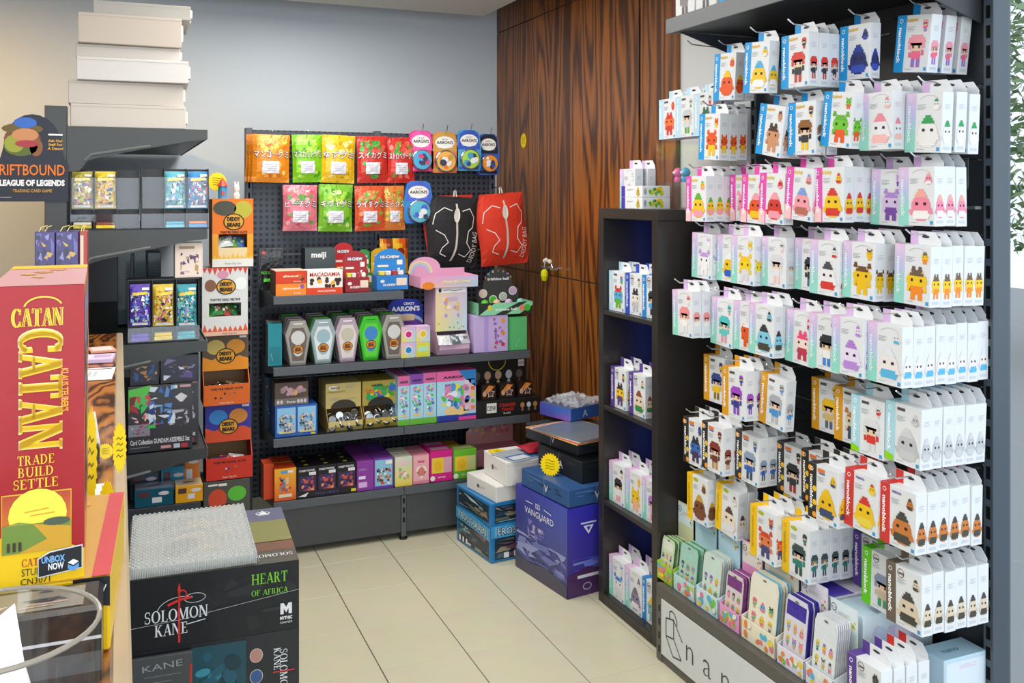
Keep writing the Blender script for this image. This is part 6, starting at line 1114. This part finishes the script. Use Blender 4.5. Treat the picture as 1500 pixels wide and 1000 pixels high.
# ---------------------------------------------------------------- dark pulp-adventure game boxes in the foreground
SX0, SX1, SYF, SYB, SZ = .018, .419, 2.392, 2.815, .60
sw_ = SX1-SX0; sd_ = SYB-SYF
def sk1(m, w, h, d):
    m.on('f', w, h, d); m.rect(0, 0, 1, 1, '#16181d', 1); shards(m, .3, .05, .98, .9, ['#1e2126', '#24262a', '#1a1c22', '#2a2a2c'], 3, 14, 2)
    m.text('SOLOMON', .275, .46, .028, '#e4e6ea', 9, ser=True, mw=.145); m.text('KANE', .245, .26, .028, '#e4e6ea', 9, ser=True, mw=.075); m.line([(.29, .80), (.29, .06)], .005, '#d8302c', 11); m.poly([(.28, .80), (.30, .80), (.29, .90)], '#d8302c', 11); m.line([(.225, .60), (.29, .66), (.36, .68)], .006, '#d8302c', 11); m.ring(.31, .73, .010, .012, .003, '#d8302c', 11, 12, -60, 200); m.ring(.3, .5, .055, .035, .0015, '#c8ccd4', 8, 18, 60, 170); m.line([(.33, .30), (.44, .34)], .002, '#e4e6ea', 9); m.ring(.38, .66, .025, .012, .0015, '#c8ccd4', 8)
    m.text('HEART', .82, .80, .026, '#7ac83a', 9, ser=True, mw=.088); m.text('OF AFRICA', .82, .60, .014, '#7ac83a', 9, ser=True, mw=.088); m.poly([(.885, .40), (.885, .24), (.905, .24), (.905, .32), (.92, .26), (.935, .32), (.935, .24), (.955, .24), (.955, .40), (.935, .40), (.92, .34), (.905, .40)], '#e8eaec', 9); m.text('MYTHIC', .92, .185, .008, '#e8eaec', 9, mw=.03, off=.05); m.text('GAMES', .92, .12, .005, '#e8eaec', 9, mw=.03); m.line([(0, .34), (.3, .38), (.5, .44), (1, .58)], .0010, '#b8bcc0', 13)
    m.on('t', w, h, d); m.rect(0, 0, 1, 1, '#4a4a44', 1); m.rect(.7, .35, 1, .75, '#7a7a4a', 2); m.rect(.7, .75, 1, 1, '#5a5e78', 2); m.rect(.7, .2, 1, .36, '#6a4a3a', 2); m.text('SOLOMON', .85, .12, .02, '#d8d8d8', 4, rot=180, ser=True, mw=.10); m.ring(.86, .9, .02, .014, .003, '#d8dce0', 4); m.poly([(.86, .96), (.9, .86), (.82, .86)], '#d8dce0', 4)
m = MB(); m.box(-sw_/2, sw_/2, 0, sd_, 0, .171, '#1a1c20', .003); sk1(m, sw_, .171, sd_); tag(m.build('game_box', 'wrap', loc=((SX0+SX1)/2, SYF, SZ-.171), rz=-3), 'large shrink-wrapped black adventure game box topmost in the foreground stack', 'game box')
def sk2(m, w, h, d):
    m.on('f', w, h, d); m.rect(0, 0, 1, 1, '#1c1e22', 1); m.rect(.36, .05, .68, .95, '#1f4a58', 2); blobs(m, .37, .1, .67, .9, ['#2f7a8c', '#1a3844', '#3a8a9c', '#24586a'], 3, 14, (.08, .2), 3); m.rect(.68, 0, 1, 1, '#26282c', 3)
    for k, c in enumerate(('#b8887a', '#3a5a8c', '#4a7a7a')): m.ell(.74, .74-k*.26, .016, .018, '#c8c4c0', 5, 14); m.ell(.74, .74-k*.26, .0145, .0165, c, 6, 14)
    m.text('SOLOMON', .905, .5, .018, '#e4e6ea', 7, ser=True, rot=-90, mw=.11); m.text('KANE', .865, .66, .016, '#e4e6ea', 7, ser=True, rot=-90, mw=.055); m.line([(.84, .5), (.97, .5)], .003, '#d8302c', 9)
m = MB(); m.box(-sw_/2, sw_/2, 0, sd_, 0, .20, '#1c1e22', .003); sk2(m, sw_, .20, sd_); tag(m.build('game_box', 'wrap', loc=((SX0+SX1)/2, SYF, SZ-.3715), rz=-3), 'shrink-wrapped dark teal game box under the topmost black one', 'game box')
m = MB(); m.box(-sw_/2, sw_/2, 0, sd_, 0, .228, '#1c1e22', .003); m.on('f', sw_, .228, sd_); shards(m, .1, .1, .9, .9, ['#24303a', '#2a2a30', '#303a40'], 5, 16, 2); tag(m.build('game_box', 'wrap', loc=((SX0+SX1)/2, SYF, .0), rz=-3), 'black game box on the floor at the base of foreground stack', 'game box')
m = MB(); w, h = .135, .19; m.box(-w/2, w/2, 0, .012, 0, h, '#4c4e50', .001); m.on('f', w, h, .012); m.text('KANE', .5, .88, .016, '#9a9ca0', 3, mw=.09, rot=3); greek(m, .2, .76, .6, 3, '#8a8c90', .014); m.ell(.5, .35, .04, .05, '#8a8470', 2); m.ell(.5, .35, .025, .035, '#c8b84a', 3); m.ring(.5, .42, .03, .03, .004, '#d8d8d0', 4); m.rect(.95, .05, .99, .85, '#b03a2c', 3); tag(m.build('game_booklet', 'wrap', loc=(SX0+.078, SYF-.0135, SZ-.37), rz=-3), 'grey wrapped rule booklet in front of the dark teal game box', 'booklet')
m = MB(); m.box(SX0+.02, SX0+.14, SYF-.05, SYF-.0155, SZ-.40, SZ-.371, '#2a2c30', .001)
# bubble-wrapped parcel on top
pw, pd, pt = .296, .40, .026
par = tag(empty('wrapped_parcel', (SX0+.004+pw/2, SYF+.012, SZ+.0015), -2), 'bubble-wrapped flat parcel lying on the black game box', 'parcel')
m = MB(); m.box(-pw/2+.006, pw/2-.006, .008, pd-.008, .001, pt-.004, '#bcb9b0', .004); m.on('t', pw, pt-.004, pd); blobs(m, .1, .1, .9, .9, ['#a8a49a', '#c8b8a4', '#9a9890', '#d0cac0'], 8, 12, (.1, .3)); m.build('inner_box', 'card', par)
m = MB(); NX, NY = 112, 150
def bz(i, j):
    x, y = i/NX*pw, j/NY*pd; p = .0125; r = int(y/(p*.866)); xx = (x/p+.5*(r % 2)) % 1-.5; yy = (y/(p*.866)) % 1-.5
    return pt-.003+.0055*max(0, 1-(xx*xx+yy*yy)*4.6)**.5
for i in range(NX):
    for j in range(NY): m.face([(-pw/2+a/NX*pw, b/NY*pd, bz(a, b)) for a, b in ((i, j), (i+1, j), (i+1, j+1), (i, j+1))], '#ffffff')
for i in range(NX):
    x0, x1 = -pw/2+i/NX*pw, -pw/2+(i+1)/NX*pw; m.face([(x0, -.006-.003*(i % 2), .002), (x1, -.006-.003*((i+1) % 2), .002), (x1, 0, bz(i+1, 0)), (x0, 0, bz(i, 0))], '#ffffff')
for j in range(NY):
    y0, y1 = j/NY*pd, (j+1)/NY*pd
    for s, ii in ((-1, 0), (1, NX)): m.face([(s*(pw/2+.004+.002*(j % 2)), y0, .002), (s*(pw/2+.004+.002*((j+1) % 2)), y1, .002), (s*pw/2, y1, bz(ii, j+1)), (s*pw/2, y0, bz(ii, j))], '#ffffff')
m.build('bubble_wrap', 'bubble', par)
# ---------------------------------------------------------------- on the counter
def catan_spine(m, w, h):
    m.rect(0, 0, 1, 1, '#a0141c', 1); m.poly([(0, 0), (1, 0), (1, .10), (.5, .16), (0, .17)], '#e8c010', 2)
    [m.text('CATAN', .50+k*.008, .895, .018, '#e8c43a', 5, ser=True, mw=.046) for k in (-1, 1)]; m.ring(.56, .925, .018, .012, .0016, '#e8c43a', 5, 14, 20, 170)
    [m.text('CATAN', .53, .652+k*.004, .039, '#f2e2a0', 4, ser=True, rot=-90, mw=.1185) for k in (-1.6, 0, 1.6)]; [m.text('CATAN', .535, .651+k*.004, .037, '#e8bc10', 6, ser=True, rot=-90, mw=.1165) for k in (-1.2, 0, 1.2)]
    m.text("KLAUS TEUBER'S", .79, .645, .0065, '#e8a030', 5, rot=-90, mw=.043, off=.03)
    for k, t in enumerate(('TRADE', 'BUILD', 'SETTLE')): m.text(t, .48, .418-k*.0395, .0095, '#e8c43a', 5, ser=True, mw=(.033, .032, .040)[k])
    m.rect(.12, .108, .86, .308, '#d8b02c', 3); m.poly([(.13, .112), (.85, .112), (.85, .304), (.13, .304)], ['#e08a2c', '#e08a2c', '#b0402c', '#b0402c'], 4); m.ell(.5, .232, .026, .026, '#f2e04c', 5, 20); m.line([(.36, .245), (.62, .252)], .0012, '#d8a030', 6); m.line([(.42, .232), (.68, .236)], .0012, '#d8a030', 6); m.rect(.13, .112, .85, .205, '#6f8a3a', 7); m.poly([(.3, .112), (.6, .15), (.45, .205), (.85, .185), (.85, .112)], '#c89a2c', 8); m.poly([(.13, .205), (.3, .215), (.45, .205)], '#8a9a4a', 8); m.ell(.7, .206, .012, .004, '#4a5a48', 9); [m.rect(.18+k*.06, .12, .21+k*.06, .15, '#3a342c', 10) for k in range(3)]
    m.text('CATAN', .33, .076, .0075, '#b02c24', 5, ser=True, mw=.026, al='l'); m.text('STUDIO', .33, .045, .0075, '#2a2a1c', 5, mw=.026, al='l'); m.text('CN3071', .32, .014, .0065, '#2a2a1c', 5, mw=.026, al='l')
    m.poly([(.5, .02), (.98, .035), (.98, .115), (.62, .105), (.5, .085)], '#d8dce0', 7); m.poly([(.51, .024), (.97, .038), (.97, .111), (.63, .101), (.51, .083)], '#1c2024', 8); m.text('UNBOX', .665, .080, .0065, '#7ab0e8', 10, off=.03, mw=.021); m.text('NOW', .695, .055, .0065, '#e8ecf0', 10, off=.03, mw=.014); m.poly([(.82, .06), (.88, .05), (.94, .06), (.88, .07)], '#e8ecf0', 10); m.poly([(.82, .055), (.88, .045), (.94, .055), (.94, .04), (.88, .03), (.82, .04)], '#5a9ad8', 10)
cw, ch, cd = .084, .295, .285
c0 = bywidth(123.7, 417.5, 846, .295)
m = MB(); m.box(-cw/2, cw/2, 0, cd, 0, ch, '#b8242c', .0025, {'t': '#d8a878', 'r': '#c88a3a'}); m.on('f', cw, ch, cd); catan_spine(m, cw, ch); m.on('t', cw, ch, cd); m.rect(0, .0, 1, 1, '#c8969a', 1); m.rect(.0, .8, 1, 1, '#e0b82c', 2); blobs(m, .1, .3, .9, .8, ['#d8a83a', '#d8905a', '#c87a6a'], 3, 8); m.on('r', cw, ch, cd); m.rect(0, .6, 1, .95, '#8a8aa8', 1); blobs(m, .05, .1, .95, .9, ['#d8b04a', '#b8603a', '#8a7a9c', '#e0c890'], 5, 14)
cat_ = tag(m.build('game_box', 'wrap', loc=(c0.x-cw/2, c0.y, c0.z+.001), rz=1), 'red settlers board game box standing upright with yellow lettering', 'game box')
p = W(157, 838, Z=c0.z); lw = .285; lh = c0.z-CZ-.001
m = MB(); m.box(-lw/2, lw/2, 0, .28, 0, lh, '#e8bc10', .0025); m.on('t', lw, lh, .28); m.rect(0, 0, 1, 1, '#c89a4a', 1); m.rect(.94, 0, 1, 1, '#c8404a', 3); blobs(m, .5, .05, .93, .95, ['#d8a04a', '#c8803a', '#d8c070', '#b0884a'], 6, 14, (.08, .2)); m.on('f', lw, lh, .28); m.text('CATAN', .84, .5, .02, '#8a6a10', 3, ser=True, mw=.06); m.poly([(.88, .7), (1, .6), (1, 1), (.88, 1)], '#1c2024', 3); m.text('NOW', .94, .85, .008, '#e8ecf0', 5)
tag(m.build('game_box', 'wrap', loc=(-.008-lw/2, c0.y+.002, CZ+.002), rz=-3), 'yellow-edged settlers game box lying flat under the upright red one', 'game box')
# black tray box with a clear window, glass jar with a bag
m = MB(); w, d, h = .32, .066, .076; m.box(-w/2, w/2, 0, d, 0, h, '#131315', .004)
m.on('f', w, h, d); m.rect(.0, .60, 1, .64, '#c8ccd0', 2); m.rect(0, .2, 1, .45, '#4a5054', 2); m.on('t', w, h, d); m.rect(.58, .12, .95, .85, '#8a8478', 1); shards(m, .59, .15, .94, .83, ['#2a2e34', '#e0dcd4', '#c8a898', '#4a5058'], 4, 10, 2); m.rect(.0, .3, .2, .8, '#d8d4cc', 2)
tb = tag(m.build('component_box', 'gloss', loc=(W(150, 850, Y=1.02).x-.16, .963, CZ+.002), rz=-1), 'black component box with clear window in front of the red game', 'box')
m = MB(); m.prism([(-.06, 0), (.145, 0), (.125, .10), (-.03, .10)], 0, .001, '#ffffff'); m.build('window_film', 'film', tb, loc=(0, .03, h+.0012), rot=(R(-90), 0, 0)) if 0 else None
zc_ = .56; jr = ray(-14, 925); jx, jy, jz = jr[0]*zc_, jr[1]*zc_, HC+jr[2]*zc_
R_ = .060; hj = jz-CZ
jar = tag(empty('glass_jar', (jx, jy, CZ+.0015)), 'clear glass jar holding a white plastic bag, near corner of counter', 'jar')
m = MB(); m.lathe([(0, 0), (R_, 0), (R_+.001, hj*.5), (R_+.001, hj), (R_-.002, hj), (R_-.002, .005), (0, .005)], '#ffffff', 40); m.build('glass_wall', 'glass', jar, True)
m = MB(); rim = [((R_)*math.cos(t*.1571), R_*math.sin(t*.1571), hj) for t in range(41)]; m.tube(rim, .0016, '#8a8478', 6); m.build('rim', 'plastic', jar, True)
m = MB(); g = rnd(4)
for k in range(16):
    a0, a1 = k*.3927, (k+1)*.3927; f = lambda a, j: ((.046-.010*j+.007*math.sin(a*5+j))*math.cos(a), (.046-.010*j+.007*math.sin(a*5+j))*math.sin(a), .008+j*hj*.27+(.016*math.sin(a*2+.4) if j == 3 else 0))
    for j in range(3): m.face([f(a0, j), f(a1, j), f(a1, j+1), f(a0, j+1)], '#f0f0f2')
    m.face([f(a0, 3), f(a1, 3), (0.012, .01, hj*1.02)], '#f0f0f2')
tag(m.build('plastic_bag', 'matte', None, True, loc=(jx, jy, CZ+.007)), 'white plastic bag bunched inside the clear jar', 'bag')
# small things farther along the counter
def flat(name, label, cat, u, v, w, d, h, c, rz, paint=None, mats='card', z=CZ+.002):
    p = W(u, v, Z=z); p.x = min(p.x, CXR-.024-w/2); m = MB(); m.box(-w/2, w/2, -d/2, d/2, 0, h, c, .0004)
    if paint: m.on('t', w, h, d, 0, -d/2, 0); paint(m)
    return tag(m.build(name, mats, loc=(p.x, p.y, z), rz=rz), label, cat)
flat('card_stack', 'little stack of lilac trading cards on the counter', 'cards', 152, 527, .075, .10, .010, '#c8b0d4', -4, lambda m: (m.rect(.05, .1, .95, .9, '#d8ccdc', 1), m.rect(.3, .3, .9, .8, '#b8a0c0', 2)))
flat('card_stack', 'orange-red trading cards lying beyond the lilac stack', 'cards', 155, 513, .07, .09, .006, '#d8a08a', 8, lambda m: m.rect(.1, .1, .9, .9, '#e4d8d0', 1))
flat('notice_card', 'white printed notice card on the wood counter', 'card', 154, 547, .088, .17, .0015, '#e6e8ea', -3, lambda m: (m.rect(.1, .85, .9, .92, '#6a6a6a', 1), m.rect(.3, .3, .4, .7, '#b8bcc0', 1), m.rect(.45, .25, .55, .7, '#b8bcc0', 1), greek(m, .6, .7, .3, 6, '#a8acb0', .012)))
flat('paper_sheet', 'white ruled paper sheet by the counter edge', 'paper', 149, 720, .075, .085, .001, '#e8e8e4', 0, lambda m: greek(m, .1, .9, .8, 12, '#d0d0cc', .006))
p = W(150, 690, Z=CZ); jar = tag(empty('glass_jar', (p.x-.004, p.y+.03, CZ+.0015)), 'small glass jar with pen and yellow tags on the counter', 'jar')
m = MB(); m.lathe([(0, 0), (.020, 0), (.023, .045), (.025, .07), (.0235, .07), (.0185, .003), (0, .003)], '#ffffff', 28); m.build('glass_wall', 'glass', jar, True)
m = MB(); m.lathe([(0, 0), (.0075, 0), (.0075, .026), (.006, .034), (0, .034)], '#20242a', 12); tag(m.build('marker_pen', 'plastic', loc=(p.x-.012, p.y+.03, CZ+.006)), 'short black marker standing in the small glass jar', 'pen')
m = MB(); m.box(-.004, .004, -.0015, .0015, 0, .085, '#e8e6e2', .0006); o = tag(m.build('paper_strip', 'card', loc=(p.x-.004, p.y+.042, CZ+.006)), 'white paper strip standing in the small glass jar', 'paper strip'); o.rotation_euler = (R(-6), R(-8), 0)
star('yellow price star leaning in the small glass jar', (p.x+.004, p.y+.036, CZ+.024), .014, (R(-20), 0, R(20)))
p = W(175, 655, Y=1.62); star('yellow price star standing at the counter edge', (p.x, 1.62, p.z), .043, (0, 0, R(12)), 22, .26)
p = W(132, 640, Y=1.48); star('tall yellow price star beside the red game box', (p.x+.001, 1.48, CZ+.083), .080, (0, 0, R(5)), 26, .11)
p = W(157, 715, Y=1.42); star('yellow price star in front of the small jar', (p.x, 1.42, CZ+.035), .033, (0, 0, R(-10)), 18, .32)
# booster boxes stacked behind the red game
YP = 2.95
for k, (u0, u1, c, nm) in enumerate(((51, 80.5, '#3f3a78', 'first'), (81.5, 115, '#3f3a78', 'second'), (116.5, 128, '#a83a34', 'red'))):
    x, w, _, _ = fitY(u0, u1, 340, 390, YP); htot = W(85, 338, Y=YP).z-CZ-.003; hb = htot/3-.001
    for r_ in range(3):
        m = MB(); m.box(-w/2, w/2, 0, .12, 0, hb, c, .0015); m.on('f', w, hb, .12)
        if k < 2: shards(m, .05, .05, .95, .95, ['#6a6ab0', '#2a2850', '#8a8ac8', '#4a3a8a', '#c8a84a'], 20, 22, 2)
        else: m.rect(.1, .1, .5, .9, '#d8c8b0', 1)
        o = tag(m.build('booster_box', 'gloss', loc=(x, YP, CZ+.002+r_*(hb+.001))), f'{("left dark violet booster box", "right dark violet booster box", "narrow red booster box")[k]}, {("lowest", "middle", "topmost")[r_]} behind the red game', 'card box', 'booster boxes on the counter')
    for s in (0, 1):
        m = MB(); m.tube([(-w*.3+s*w*.3, .0, hb), (-w*.2+s*w*.3, .02, hb+.012), (w*.1+s*w*.2, .03, hb+.016)], .0014, '#c8b870', 5); m.build('tie_string', 'matte', o)
